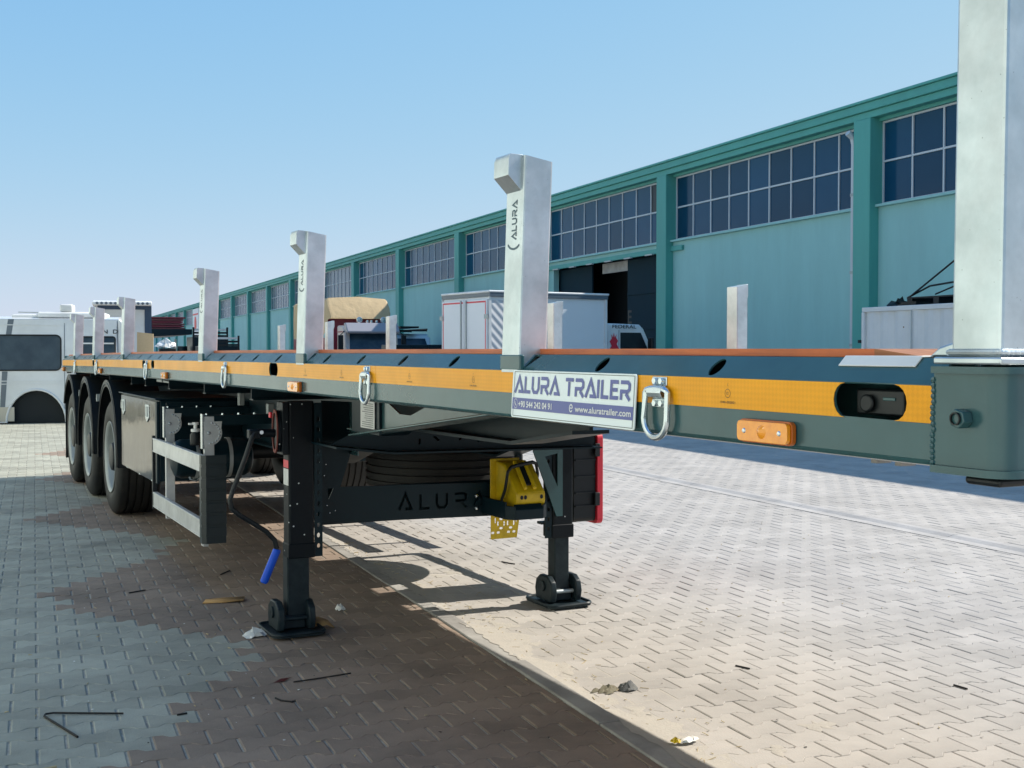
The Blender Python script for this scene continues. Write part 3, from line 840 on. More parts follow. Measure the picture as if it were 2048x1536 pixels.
# chassis: two welded beams with gooseneck, cross members, outriggers
for s in (.62, 1.66):
    F = lambda u, v, w: (s + w, u, v)
    prof = [(3.7, 1.18), (4.2, 1.11), (5.5, 1.10), (6.5, .84), (14.7, .84), (14.7, 1.255), (3.7, 1.268)]
    b = MB().prism(prof, F, .0, .012)
    lo = [(3.7, 1.18), (4.2, 1.11), (5.5, 1.10), (6.5, .84), (14.7, .84)]
    for (a, z), (c, y) in zip(lo, lo[1:]):
        b.prism([(a, z - .014), (c, y - .014), (c, y - .0005), (a, z - .0005)], F, -.07, .082)
    b.build('chassis_beam', m_chassis, trailer, smooth=20)
for t in (1.9, 2.5, 3.1, 3.8, 4.5, 5.2, 6.5, 7.7, 8.9, 9.9, 10.6, 11.9, 13.3, 14.6):
    front = t < 6
    z0 = 1.27 if t < 3.3 else 1.20
    s0 = .64 if front and t > 3.3 else .11
    cm = MB().box(s0, WT - .11, t - .005, t + .005, z0, 1.30).box(s0, WT - .11, t - .04, t + .04, z0 - .0065, z0 - .0005)
    cm.xf(Cb).build('cross_member', m_chassis, trailer)
# outrigger plates with a V notch and the paler web behind the sign
for a, b in ((2.6, 5.0),):
    web = MB().sheet([(3.80, 1.266), (3.80, 1.252), (5.47, 1.068), (5.47, 1.266), (5.17, 1.266), (4.90, 1.187), (4.77, 1.187), (4.46, 1.266)], lambda u, v, w: (.36 + w, u, v), (), .008)
    web.build('neck_web', m_rail, trailer, smooth=0)
    MB().prism([(3.80, 1.2515), (5.50, 1.0645), (5.50, 1.054), (3.80, 1.241)], lambda u, v, w: (w, u, v), .325, .47).build('neck_flange', m_rail, trailer, bevel=.003)
dpz = MB().sheet(rect(5.165, 5.355, 1.105, 1.232, .004), lambda u, v, w: (.342 - w, u, v), (), .003).build('data_plate', m_alu, trailer, smooth=0)
tx = MB()
for k in range(12):
    tx.sheet(rect(5.18, 5.34 - random.random()*.06, 1.112 + k*.0096, 1.1155 + k*.0096), lambda u, v, w: (.3382, u, v))
tx.build('plate_print', mat('plate_grey', (.16, .17, .17), .6), dpz, smooth=0)
MB().box(.346, .358, 5.12, 5.50, 1.08, 1.26).build('plate_carrier', m_chassis, trailer)
# tapered transverse plate with sensor slots
tp = MB().sheet([(.30, 1.00), (.44, 1.062), (1.15, 1.155), (1.62, 1.155), (1.80, 1.10), (1.80, .945), (.62, .958), (.50, .975)],
                lambda u, v, w: (u, 5.70 + w, v), [rect(.77, .782, .985, 1.015), rect(1.10, 1.112, .985, 1.015), [(.85,1.02),(.86,1.028),(.888,1.005),(.878,.997)], [(1.02,1.028),(1.03,1.02),(1.00,.997),(.99,1.005)], rect(.925, .932, 1.04, 1.06), rect(.950, .957, 1.04, 1.06)], .008)
tp.build('neck_plate', m_chassis, trailer, smooth=0)
MB().prism([(.44, 1.063), (1.15, 1.156), (1.15, 1.164), (.44, 1.071)], lambda u, v, w: (u, w, v), 5.64, 5.86).build('neck_flange', m_rail, trailer, bevel=.002)
MB().prism([(.30, .985), (.60, .948), (1.80, .936), (1.80, .944), (.60, .957), (.30, .995)], lambda u, v, w: (u, w, v), 5.60, 6.05).build('neck_flange', m_chassis, trailer)

# landing gear
def landing_leg(s, flip):
    r = thing('landing_leg', None, None); r.parent = trailer; r.location = (s, 6.07, 0)
    MB().sheet(rect(-.068, .068, -.055, .055, .014), lambda u, v, w: (u, v, .393 + w), (), .81).build('leg_housing', m_leg, r, smooth=30)
    MB().box(-.071, .071, -.058, .058, .392, .47).build('leg_sleeve', m_leg, r, bevel=.006)
    MB().sheet(rect(-.055, .055, -.045, .045, .010), lambda u, v, w: (u*(1.08 if flip > 0 else .86) - (.016 if flip > 0 else 0), v, .10 + w), (), .30).build('inner_tube', m_foot, r, smooth=30)
    fl = MB().sheet(rect(.07, .112, .395, 1.195) , lambda u, v, w: (u*flip, -.05 + w, v), [[(.091 + .009*cos(q), z + .013*sin(q)) for q in [2*pi*i/10 for i in range(10)]] for z in [.45 + .055*i for i in range(13)]], .008)
    fl.build('mounting_flange', m_chassis, r, smooth=0)
    ft = MB().sheet(rect(-.14, .14, -.17, .17, .05), lambda u, v, w: (u, v, .012 + w), (), .012)
    n = 20
    ft.tube([(u, v, .026) for u, v in rect(-.137, .137, -.167, .167, .05)], .009, 6, closed=True)
    f = ft.build('foot_plate', m_foot, r, smooth=30)
    if flip > 0: f.location = (-.040, 0, 0)
    for dx in (-.088, .074):
        pr = [(-.09, .03), (.09, .03), (.105, .09), (.09, .145), (.045, .175), (-.045, .175), (-.09, .145), (-.105, .09)]
        MB().prism(pr, lambda u, v, w: (w, u, v), dx - .012, dx + .026).build('foot_cheek', m_foot, f, bevel=.008)
        MB().lathe([(.030, .0), (.030, .010), (.018, .012), (0, .006)], (dx - .012, 0, .115), (-1,0,0), 14).build('cheek_boss', m_foot, f)
    MB().cyl((-.09, -.06, .085), (.10, -.06, .085), .012, 10).build('foot_pin', m_galv_dull if flip < 0 else m_foot, f)
    MB().box(-.06, .06, -.05, .05, .03, .10).build('foot_block', m_foot, f, bevel=.006)
    return r
l1 = landing_leg(.248, 1); l2 = landing_leg(1.785, -1)
l1['label'] = 'landing leg with gearbox and crank'
gb = MB().box(-.10, -.069, -.06, .055, .93, 1.20)
gb.sheet(oval(0, 0, .05, .045), lambda u, v, w: (-.10 - w, u, 1.05 + v*2.4), (), .02)
gb.build('gearbox', m_leg, l1, bevel=.012)
MB().sheet(oval(0, 0, .052, .047), lambda u, v, w: (-.121 - w, u, 1.05 + v*2.4), [oval(0, 0, .044, .040)], .006).build('gearbox_rim', mat('rusty_red', (.16, .035, .025), .7), l1, smooth=20)
MB().box(-.135, -.122, .055, .085, 1.115, 1.145).build('gear_knob', m_red, l1, bevel=.004)
MB().box(-.0692, -.0684, -.05, .04, .86, .90).build('warning_label', m_red, l1)
MB().box(-.0692, -.0684, -.05, .04, .77, .855).build('info_label', m_alu, l1)
crank = MB().tube([(-.13, -.02, 1.04), (-.215, -.02, 1.045)], .022, 12)
crank.build('crank_shaft', m_leg, l1)
MB().tube([(-.235, -.04, 1.055), (-.26, -.06, 1.02), (-.29, -.06, .93), (-.36, -.07, .76), (-.374, -.07, .715), (-.365, -.07, .67), (-.33, -.07, .64), (-.19, -.07, .545), (-.15, -.08, .50), (-.140, -.08, .455)], .013, 10).build('crank_arm', m_black, l1)
MB().box(-.27, -.21, -.055, .005, 1.015, 1.065).build('crank_joint', m_leg, l1, bevel=.008)
MB().tube([(-.138, -.08, .452), (-.14, -.08, .445), (-.205, -.08, .295), (-.209, -.08, .285)], .021, 14, radii=[.018, .021, .021, .015]).build('crank_grip', m_blue, l1)
MB().cyl((-.21, -.056, 1.05), (-.21, -.066, 1.05), .010, 10).build('joint_pin', m_zinc, l1)

# cross frame between the legs, with the name cut out
def cut(text, x0, x1, z0, h):
    """letter outlines as holes"""
    out = []
    tot = sum(LOGO[c][0] + .34 for c in text) - .34; k = (x1 - x0)/tot; x = x0
    for n, c in enumerate(text):
        for st in LOGO[c][1]:
            if c == 'A': st = [(.06, .06), (.47, .88), (.86, .10), (.46, .10)]
            if c == 'R' and len(st) > 3: st = [(.06,.92),(.66,.92),(.80,.80),(.80,.56),(.66,.46),(.10,.46)]
            L, R = stroke(st, .17)
            kk = 1.22 if n == 0 else 1.0
            out.append([(x + a*k, z0 + b*h*kk) for a, b in L] + [(x + a*k, z0 + b*h*kk) for a, b in R[::-1]])
        x += (LOGO[c][0] + .34)*k
    return out
fr = MB().sheet([(.395, .545), (1.70, .520), (1.70, .714), (1.40, .716), (.500, .736), (.556, .905), (.556, 1.19), (.395, 1.20)],
                lambda u, v, w: (u, 6.15 + w, v), cut('ALURA', .83, 1.37, .585, .085) + [[(.43, .73), (.462, .73), (.435, .67)]], .008)
MB().box(.42, 1.70, 6.30, 6.306, .536, .715).build('letter_backing', m_chassis, trailer)  # added dark plate, hides the sunlit ground behind the cut letters
fr = fr.build('leg_frame', m_chassis, trailer, smooth=0); tag(fr, 'steel cross plate with ALURA cut through it')
MB().box(.40, 1.70, 6.16, 6.24, .535, .541).build('frame_flange', m_chassis, fr)
MB().box(.553, .560, 6.02, 6.149, .91, 1.19).build('frame_rib', m_rail, fr)
for z in (.575, .645):
    MB().lathe([(0, .010), (.008, .008), (.011, 0)], (1.30, 6.149, z), (0,-1,0), 12).build('bolt', m_zinc, fr)
for (a, z) in ((.42, .86), (.41, .80), (.425, .64), (.44, .60), (.47, .61)):
    MB().lathe([(0, .004), (.003, .003), (.004, 0)], (a, 6.149, z), (0,-1,0), 8).build('rivet', m_zinc, fr)
# triangular gussets on the right leg
gs = MB().sheet([(1.585, .90), (1.70, .955), (1.775, .945), (1.775, .52), (1.735, .52)], lambda u, v, w: (u, 6.00 + w, v), [[(1.66, .865), (1.742, .880), (1.742, .69)]], .010)
gs.build('leg_gusset', m_rail, trailer, smooth=0)
MB().sheet([(.34, 1.19), (.42, 1.19), (.40, .80), (.352, .55)], lambda u, v, w: (u, 6.13 + w, v), (), .008).build('leg_gusset', m_chassis, trailer, smooth=0)

# spare wheel lying flat in a cradle
def tyre_profile(ro, w, rr_):
    return [(rr_, -w*.36), (rr_ + .03, -w*.47), (ro*.80, -w*.50), (ro*.93, -w*.47), (ro*.985, -w*.40)] + \
           [(ro - (.014 if k % 2 else 0) , -w*.385 + w*.77*k/14 + d) for k in range(15) for d in ((-.004, .004) if True else (0,))] + \
           [(ro*.985, w*.40), (ro*.93, w*.47), (ro*.80, w*.50), (rr_ + .03, w*.47), (rr_, w*.36)]
def tread_profile(ro, w, rr_):
    p = [(rr_, -w*.36), (rr_ + .025, -w*.46), (ro*.76, -w*.50), (ro*.90, -w*.475), (ro*.975, -w*.42), (ro, -w*.37)]
    for g in (-.24, -.08, .08, .24):
        p += [(ro, w*g - .009), (ro - .016, w*g - .006), (ro - .016, w*g + .006), (ro, w*g + .009)]
    p += [(ro, w*.37), (ro*.975, w*.42), (ro*.90, w*.475), (ro*.76, w*.50), (rr_ + .025, w*.46), (rr_, w*.36)]
    return p
sp = thing('spare_wheel', None, None); sp.parent = trailer; sp.location = (1.66, 7.45, .70)
MB().lathe(tread_profile(.53, .30, .30), (0,0,0), (0,0,1), 40).build('tyre', m_tyre, sp, smooth=50)
MB().lathe([(.305, -.12), (.28, -.10), (.26, .03), (.12, .06), (.0, .06)], (0,0,0), (0,0,1), 28).build('rim', m_rim, sp)
cr_ = MB()
fo = rect(1.70, 2.285, 6.40, 8.03, .10, 6); fi = rect(1.77, 2.215, 6.47, 7.96, .06, 6)
cr_.sheet(fo, lambda u, v, w: (u, v, .460 + w), [fi], .025)
cr_.box(1.772, 2.213, 6.62, 6.635, .462, .480).box(1.772, 2.213, 7.74, 7.755, .462, .480)
for x in (1.715,): cr_.box(x, x + .03, 6.46, 6.50, .486, 1.15).box(x, x + .03, 7.97, 8.01, .486, .84)
cr_.build('spare_cradle', m_chassis, trailer, smooth=0)
ftb = MB().box(1.80, 2.37, 9.95, 10.66, .50, 1.11)  # unseen box, added for the shadow it throws under the trailer
ftb.build('far_side_box', m_chassis, trailer, bevel=.008)
fg = MB()
for z in (.36, .76): fg.box(2.345, 2.372, 8.15, 9.9, z, z + .10)
fg.box(2.30, 2.343, 8.5, 8.54, .30, 1.15).box(2.30, 2.343, 9.5, 9.54, .30, 1.15).build('far_guard_rail', m_alu, trailer, bevel=.003)
for k in range(4):
    MB().tube([(.72 + .045*k, 7.6, .60 + .01*k), (.72 + .045*k, 7.6, .78), (.74 + .045*k, 7.65, .95), (.9, 7.9, 1.05)], .018, 8).build('air_hose', m_black, trailer)
# red extinguisher box hung on the far side
eb = thing('extinguisher_box', None, None); eb.parent = trailer; eb.location = (0, .12, 0)
MB().sheet(rect(6.22, 6.62, .42, .957, .03), lambda u, v, w: (2.04 + w, u, v), (), .15).build('box_shell', m_black, eb, smooth=30)
for z in (.52, .60, .70, .80, .88):
    MB().box(2.045, 2.186, 6.208, 6.219, z - .004, z + .004).build('shell_rib', m_black, eb)
MB().sheet(rect(6.20, 6.64, .405, .962, .035), lambda u, v, w: (2.192 + w, u, v), (), .040).build('box_door', m_red, eb, bevel=.006)
for z in (.56, .86):
    MB().box(2.170, 2.205, 6.188, 6.199, z - .04, z + .04).build('door_latch', m_black, eb, bevel=.004)
MB().box(1.86, 2.04, 6.28, 6.32, .84, .88).box(1.86, 2.04, 6.28, 6.32, .50, .54).box(1.86, 2.10, 6.30, 6.36, .41, .425).build('box_bracket', m_chassis, eb)
# chock holder band
hb = MB()
hb.box(1.335, 1.347, 5.85, 6.148, .545, .640)
hb.prism([(5.828, .628), (5.80, .600), (5.80, .545), (5.828, .545)], lambda u, v, w: (w, u, v), 1.375, 1.545)
hb.prism([(1.335, 5.85), (1.375, 5.80), (1.38, 5.808), (1.347, 5.852)], lambda u, v, w: (u, v, w), .545, .62)
hb.prism([(1.545, 5.80), (1.59, 5.85), (1.578, 5.853), (1.54, 5.808)], lambda u, v, w: (u, v, w), .545, .62)
hb.box(1.578, 1.590, 5.85, 6.148, .545, .640)
hb.build('chock_holder', m_chassis, trailer, bevel=.003)

# tool box
tb = thing('tool_box', None, None); tb.parent = trailer
MB().box(.030, .62, 8.82, 10.52, .525, 1.112).build('box_body', m_chassis, tb, bevel=.008)
MB().sheet(rect(8.885, 10.50, .510, 1.098, .012), lambda u, v, w: (.028 - w, u, v), (), .016).build('door', m_steelbox, tb, bevel=.004)
MB().box(.008, .029, 8.82, 8.878, .51, 1.10).build('door_frame', m_chassis, tb, bevel=.004)
MB().box(-.004, .64, 8.80, 10.54, 1.1125, 1.122).build('box_lid', m_chassis, tb, bevel=.003)
for t in (10.37, 9.22):
    pl = [(t - .075, 1.065), (t + .075, 1.065), (t + .075, .965), (t, .932), (t - .075, .965)]
    lt = MB().sheet(pl, lambda u, v, w: (.0115 - w, u, v), (), .006).build('latch', m_zinc, tb, bevel=.002)
    MB().box(.0020, .0050, t - .045, t + .045, .975, 1.05).build('latch_handle', m_galv_dull, lt)
for t in (10.2, 9.6, 9.05):
    MB().lathe([(0, .012), (.012, .009), (.015, 0)], (.02, t, .514), (-.4, 0, -1), 10).build('box_bolt', m_zinc, tb)
# side guard with hinged posts
sgd = thing('side_guard', None, None); sgd.parent = trailer
for a, b in ((.733, .834), (.333, .443)):
    g_ = MB().box(.0, .028, 7.272, 8.93, a, b)
    g_.box(-.003, -.0002, 7.272, 8.93, a + .002, a + .012).box(-.003, -.0002, 7.272, 8.93, b - .012, b - .002)
    g_.build('guard_rail', m_alu, sgd, bevel=.003)
pr = [(-.012, 7.272), (-.012, 7.215), (.010, 7.190), (.128, 7.190), (.128, 7.205), (.015, 7.206), (.006, 7.218), (.006, 7.272)]
m_cap = mat('ribbed_cap', (.012, .020, .022), .33, noise=(14, .4, (.02, .03, .032)))
MB().prism(pr, lambda u, v, w: (u, v, w), .312, .836).build('end_cap', m_cap, sgd, smooth=30)
for k in range(7):
    z = .355 + k*.072
    MB().prism([(-.016, 7.26), (-.016, 7.213), (.008, 7.186), (.130, 7.186), (.130, 7.189), (.011, 7.189), (-.0125, 7.214), (-.0125, 7.26)], lambda u, v, w: (u, v, w), z, z + .055).build('cap_rib', m_cap, sgd, bevel=.003)
MB().box(.0, .03, 7.23, 7.30, .292, .311).build('cap_foot', m_alu, sgd)
MB().box(-.002, .03, 8.932, 8.965, .32, .85).build('rear_cap', m_black, sgd)
def guard_post(s, t):
    p = thing('guard_post', None, None); p.parent = sgd
    MB().box(s, s + .062, t, t + .03, .29, 1.06).build('post_tube', m_alu, p, bevel=.003)
    MB().box(s - .012, s - .001, t - .004, t + .05, .86, 1.075).build('post_edge', m_zinc, p)
    c = (s + .03, .958); R = .078
    arc = [(c[0] - .03, c[1] - R)] + [(c[0] + R*sin(q), c[1] - R*cos(q)) for q in [pi*i/14*.62 for i in range(15)]] + [(c[0] + R, c[1] + R*.9), (c[0] - .03, c[1] + R*.9)]
    MB().sheet(arc, lambda u, v, w: (u, t - .004 - w, v), (), .006).build('hinge_disc', m_alu, p, smooth=0)
    R2 = R*.82
    for k in range(10):
        q = pi*k/9*.9 + .05
        MB().lathe([(0, .007), (.0045, .006), (.006, 0)], (c[0] + R2*sin(q), t - .010, c[1] - R2*cos(q)), (0,-1,0), 8).build('hinge_pin', m_zinc, p)
    MB().lathe([(0, .010), (.008, .009), (.012, 0)], (c[0] - .003, t - .010, c[1]), (0,-1,0), 10).build('pivot_bolt', m_zinc, p)
    bm_ = MB().box(s - .005, s + .78 if t > 8 else s + .56, t + .002, t + .008, 1.005, 1.066).box(s - .005, s + .78 if t > 8 else s + .56, t + .0085, t + .05, 1.060, 1.066)
    bm_.build('guard_arm', m_chassis, p)
    for k in range(4):
        MB().lathe([(0, .012), (.007, .010), (.009, 0)], (s + .02 + .10*k, t + .025, 1.067), (0,0,1), 8).build('arm_bolt', m_zinc, p)
guard_post(.022, 8.55); guard_post(.055, 7.45)
MB().box(.04, .9, 8.62, 8.63, .93, 1.10).build('guard_carrier', m_chassis, sgd)
for s, t, z in ((.50, 8.4, 1.14), (.52, 7.7, 1.06)):
    MB().box(s, s + .04, t, t + .05, z - .06, z + .06).build('arm_clamp', m_galv_dull, sgd, bevel=.004)
# air tank and soap bottle behind the guard
MB().lathe([(0, -.06), (.07, -.055), (.115, -.035), (.132, 0), (.132, .43), (.115, .465), (.07, .485), (0, .49)], (.06, 8.25, .735), (1, 0, 0), 28).build('air_tank', m_chassis, trailer)
for s in (.16, .38):
    MB().lathe([(.1335, -.012), (.137, -.012), (.137, .012), (.1335, .012)], (s, 8.25, .735), (1,0,0), 28).build('tank_band', m_galv_dull, trailer)
sb = thing('soap_bottle', None, None); sb.parent = trailer
MB().lathe([(0, 0), (.034, 0), (.036, .01), (.036, .07), (.022, .09), (.0, .09)], (.135, 8.1, .835), (0,0,1), 16).build('bottle_body', m_black, sb)
pm = MB().lathe([(.030, 0), (.030, .018), (.012, .022), (.012, .045), (.022, .047), (.022, .062), (.0, .064)], (.135, 8.1, .9255), (0,0,1), 16).box(.09, .135, 8.09, 8.11, .972, .985)
pm.build('bottle_pump', m_white, sb)
MB().tube([(.10, 8.2, .66), (.12, 8.2, .60), (.16, 8.2, .585), (.19, 8.2, .61), (.19, 8.2, .66)], .008, 8).build('drain_hook', m_zinc, trailer)
# zinc load hooks below the rail
for t0, t1 in ((8.9, 9.75), (12.5, 13.0)):
    for k in range(3):
        a = t0 + (t1 - t0)*k/3
        MB().box(.16, .24, a, a + (t1 - t0)*.26, 1.222, 1.246 - .006*(k % 2)).build('load_hook', m_galv_dull, trailer, bevel=.004)
# wheels, mudguards, axles
WHEELS = [11.255, 12.815, 14.215]
def wheel(s, t, out):
    w = thing('wheel', None, None); w.parent = trailer; w.location = (s, t, .515)
    MB().lathe(tread_profile(.515, .385, .295), (out*-.1925, 0, 0), (out, 0, 0), 48).build('tyre', m_tyre, w, smooth=50)
    MB().lathe([(.300, -.045), (.318, -.012), (.322, -.008), (.318, -.004), (.300, -.012), (.285, -.03), (.272, -.12), (.20, -.135), (.19, -.10), (.14, -.095), (.135, -.055), (0, -.045)], (0,0,0), (out, 0, 0), 36).build('rim', m_rim, w, smooth=40)
    for k in range(10):
        q = 2*pi*k/10
        MB().cyl((out*-.10, .165*cos(q), .165*sin(q)), (out*-.065, .165*cos(q), .165*sin(q)), .016, 6).build('wheel_nut', m_galv_dull, w)
    MB().lathe([(.135, -.056), (.12, -.02), (.10, -.012), (0, -.012)], (0,0,0), (out, 0, 0), 24).build('hub_cap', m_black, w)
    return w
for t in WHEELS:
    wheel(.012, t, -1); wheel(WT - .012, t, 1)
    MB().cyl((.2, t, .515), (WT - .2, t, .515), .075, 14).build('axle', m_black, trailer)
    MB().lathe([(.0, -.15), (.12, -.15), (.14, -.05), (.12, 0), (.14, .05), (.12, .15), (0, .15)], (.66, t + .42, .72), (0,0,1), 16).build('air_spring', m_black, trailer)
    for s0, s1 in ((-.004, .40), (WT - .40, WT + .004)):
        mg = MB(); n = 24; R = .625
        a0, a1 = radians(-8), radians(188)
        if t > 14: a1 = radians(150)
        A = [a0 + (a1 - a0)*k/n for k in range(n + 1)]
        ring = lambda r, s: [(s, t - r*cos(q), .555 + r*sin(q)*1.04) for q in A]
        vs = ring(R, s0) + ring(R, s1) + ring(R - .012, s1) + ring(R - .012, s0)
        m1 = n + 1
        mg.add(vs, [(a*m1 + k, a*m1 + k + 1, ((a+1) % 4)*m1 + k + 1, ((a+1) % 4)*m1 + k) for a in range(4) for k in range(n)])
        so = s0 if s0 < 1 else s1
        d = -1 if s0 < 1 else 1
        mg.tube([(so, t - (R - .03)*cos(q), .555 + (R - .03)*sin(q)*1.04) for q in A], .012, 6)
        vs = [(so + d*.004, t - r*cos(q), .555 + r*sin(q)*1.04) for r in (R + .002, R - .055) for q in A]
        mg.add(vs, [(k, k+1, m1 + k + 1, m1 + k) for k in range(n)])
        mg.build('mudguard', m_black, trailer, smooth=40)
    MB().box(.02, .05, t - .70, t - .66, .98, 1.03).box(.02, .45, t - .69, t - .67, 1.03, 1.05).build('mudguard_stay', m_galv_dull, trailer)
MB().box(.02, .42, 14.86, 14.872, .22, 1.05).build('mudflap', m_black, trailer)
MB().box(WT - .42, WT - .02, 14.86, 14.872, .22, 1.05).build('mudflap', m_black, trailer)
MB().box(.05, WT - .05, 14.80, 14.88, .52, .64).build('rear_bumper', m_chassis, trailer, bevel=.008)
MB().box(.40, .45, 14.6, 14.8, .5, 1.2).box(WT - .45, WT - .40, 14.6, 14.8, .5, 1.2).build('bumper_bracket', m_chassis, trailer)
MB().box(.25, .30, 14.885, 14.93, .95, 1.05).box(2.1, 2.15, 14.885, 14.93, .95, 1.05).build('tail_lamp', m_red, trailer)

# ------------------------------------------------------------------ galvanised stakes standing in the trailer's pockets
def stake(label, s, t, z, h, ws, wt, lean, hook, lettering, rz=0):
    o = thing('steel_stake', label, 'stake', tw(s, t, z), TH, 'galvanised stakes standing along the trailer deck')
    o.rotation_euler = (0, lean, TH + rz)
    pr = rect(0, ws, -wt/2, wt/2, .006, 2)
    # slightly sloping top
    mb = MB(); n = len(pr)
    vs = [(u, v, -.05 if ws < .1 else -.003) for u, v in pr] + [(u, v, h - .012*abs(u/ws if hook < 0 else 1 - u/ws)) for u, v in pr]
    mb.add(vs, [tuple(range(n))[::-1], tuple(range(n, 2*n))] + [(i, (i+1) % n, n + (i+1) % n, n + i) for i in range(n)])
    mb.build('post', m_galv, o, smooth=15)
    cap = MB().box(.004, ws - .004, -wt/2 + .004, wt/2 - .004, h - .006, h + .004)
    hx = (lambda x: -x) if hook < 0 else (lambda x: ws + x)
    hs = 1 if hook < 0 else .3
    hk = MB().prism([(hx(-.002), h - .105), (hx(.0), h - .098), (hx(.042*hs), h - .058), (hx(.042*hs), h - .012), (hx(.036*hs), h + .003), (hx(-.002), h + .003)], lambda u, v, w: (u, w, v), wt*-.34, wt*.49)
    hk.build('hook_bracket', m_galv, o, bevel=.002)
    if lettering:
        F = lambda u, v, w: (-.0008, wt*.14 - v + .0 , h - .265 + u)
        # letters read upwards: text x -> up, text y -> towards the rear
        F = lambda u, v, w: (-.0008, -.018 + v, h - .235 + u)
        mb = logo(MB(), 'ALURA', .0, .112, 0, .030, F, w=.2)
        arc = [(.5 + .62*cos(q), .45 + .95*sin(q)) for q in [radians(125 + 12*i) for i in range(10)]]
        arc = [(-.004 + .022*cos(q), .014 + .040*sin(q)) for q in [radians(110 + 16*i) for i in range(9)]]
        L, R = stroke(arc, .006)
        n = len(L); mb.add([F(a, b, 0) for a, b in L + R], [(i, i+1, n+i+1, n+i) for i in range(n-1)])
        mb.build('lettering', m_inkblue, o, smooth=0)
        q = letters('2', lambda u, v, w: (-.0008, -.028 + v, h - .062 + u), .016); q.build('lettering', m_inkblue, o, smooth=0)
    return o
NL = ['tall galvanised stake with ALURA lettering beside the white sign board',
      'tall galvanised stake on the near rail in front of the tan tarpaulin truck',
      'tall galvanised stake on the near rail in front of the far red logo sign',
      'galvanised stake on the near rail overlapping the boxed truck body and van window',
      'galvanised stake on the near rail between the two van windows, second from the rear',
      'rearmost galvanised stake on the near rail, in front of the van side']
for k, ((t, d), lab) in enumerate(zip(NEARST, NL)):
    stake(lab, -.004, t, 1.449 + zc(t), (.562, .536, .505, .470, .460, .450)[k], .090, d, radians(2.0), -1, k < 3)
fs_ = stake('front corner stake on a welded base plate, the largest and nearest of all', .0, 1.395, 1.455, .80, .105, .102, radians(.6), -1, False)
fb = MB().box(-.012, .135, -.062, .078, -.016, -.004).box(-.002, .12, -.052, .06, -.0038, .004)
fb.build('base_plate', m_galv, fs_, bevel=.003)
wb = MB(); rr = random.Random(2)
for k in range(22):
    wb.lathe([(0, -.007), (.004, -.005), (.0055, 0), (.004, .005), (0, .007)], (-.002 + rr.uniform(-.001, .001), -.05 + k*.0048, .004), (0,1,0), 8)
    wb.lathe([(0, -.007), (.004, -.005), (.0055, 0), (.004, .005), (0, .007)], (.003 + k*.0048, -.053 + rr.uniform(-.001, .001), .004), (1,0,0), 8)
wb.build('weld_bead', m_galv, fs_)
FL = ['short galvanised stake on the far rail in front of the plain teal wall',
      'short galvanised stake on the far rail in front of the white box truck',
      'short galvanised stake on the far rail beside the parked lorry windscreen',
      'short galvanised stake on the far rail in front of the maroon truck body',
      'short galvanised stake on the far rail, farthest back, left of the tan tarpaulin']
for (t, h), lab in zip(((5.104, .355), (7.106, .345), (10.22, .348), (12.04, .348), (13.87, .360)), FL):
    stake(lab, WT - .115, t, 1.45 + zc(t), h, .070, .090, 0, 1, False)

# ------------------------------------------------------------------ yellow wheel chock in its holder
ck = thing('wheel_chock', 'yellow plastic wheel chock with black handle hung on the trailer cross plate', 'wheel chock', tw(1.462, 6.005, .40), TH)
ck.scale = (.76, .86, 1)
body = MB().prism([(.12, .445), (.10, .16), (-.13, .16), (-.20, .23), (-.20, .285), (-.02, .43)], lambda u, v, w: (w, u, v), -.085, .150)
body.build('chock_body', m_yellow, ck, bevel=.012)
MB().box(-.125, .115, .112, .125, .212, .455).build('back_plate', m_yellow, ck, bevel=.004)
for x in (-.02, .055):
    MB().prism([(-.03, .455), (-.19, .315), (-.185, .300), (-.02, .44)], lambda u, v, w: (w, u, v), x, x + .030).build('chock_rib', m_yellow, ck, bevel=.006)
MB().prism([(-.045, .436), (-.165, .332), (-.160, .322), (-.04, .43)], lambda u, v, w: (w, u, v), .012, .053).build('chock_slot', m_black, ck)
for x in (-.045, -.015, .115):
    MB().lathe([(0, .002), (.012, .002), (.012, 0)], (x, -.201, .262), (0,-1,0), 12).build('chock_eye', m_black, ck)
for k in range(5):
    MB().prism([(-.05 + k*.036, .172), (-.035 + k*.036, .172), (-.026 + k*.036, .205), (-.041 + k*.036, .205)], lambda u, v, w: (u, -.186 - (.205 - v)*-.9 - .002 + w, v), -.004, .004).build('chock_slit', m_black, ck)
hp = [(-.125, -.02, .20), (-.122, -.10, .30), (-.118, -.13, .40), (-.09, -.13, .425), (-.05, -.13, .432), (.10, -.10, .445), (.135, -.09, .435), (.155, -.08, .38), (.155, -.06, .30)]
MB().tube(hp, .011, 10).build('handle', m_black, ck)
def ring4(cu, cv, r0, r1):
    out = []
    for q0 in range(4):
        a0 = pi/2*q0 + .28 + pi/4; a1 = pi/2*(q0 + 1) - .28 + pi/4
        A = [a0 + (a1 - a0)*i/5 for i in range(6)]
        out.append([(cu + r1*cos(a), cv + r1*sin(a)) for a in A] + [(cu + r0*cos(a), cv + r0*sin(a)) for a in reversed(A)])
    return out
hl = []
for cu in (-.045, .035):
    for cv in (.118, .045 + .155):
        pass
for cu in (-.042, .038):
    hl += ring4(cu, .086, .020, .033)
    hl += ring4(cu, .160, .020, .033)
for cu in (-.10, -.055, .03, .075):
    hl.append(oval(cu - .01, .036, .014, .007, 10))
hl += [rect(-.095, -.085, .09, .12), rect(.080, .088, .09, .12), rect(-.095, -.085, .155, .19), rect(.080, .088, .155, .19)]
MB().sheet([(-.126, 0), (.088, .002), (.112, .12), (.115, .21), (-.126, .21)], lambda u, v, w: (u, .104 + w, v), hl, .006).build('perforated_plate', m_yellow, ck, smooth=0)

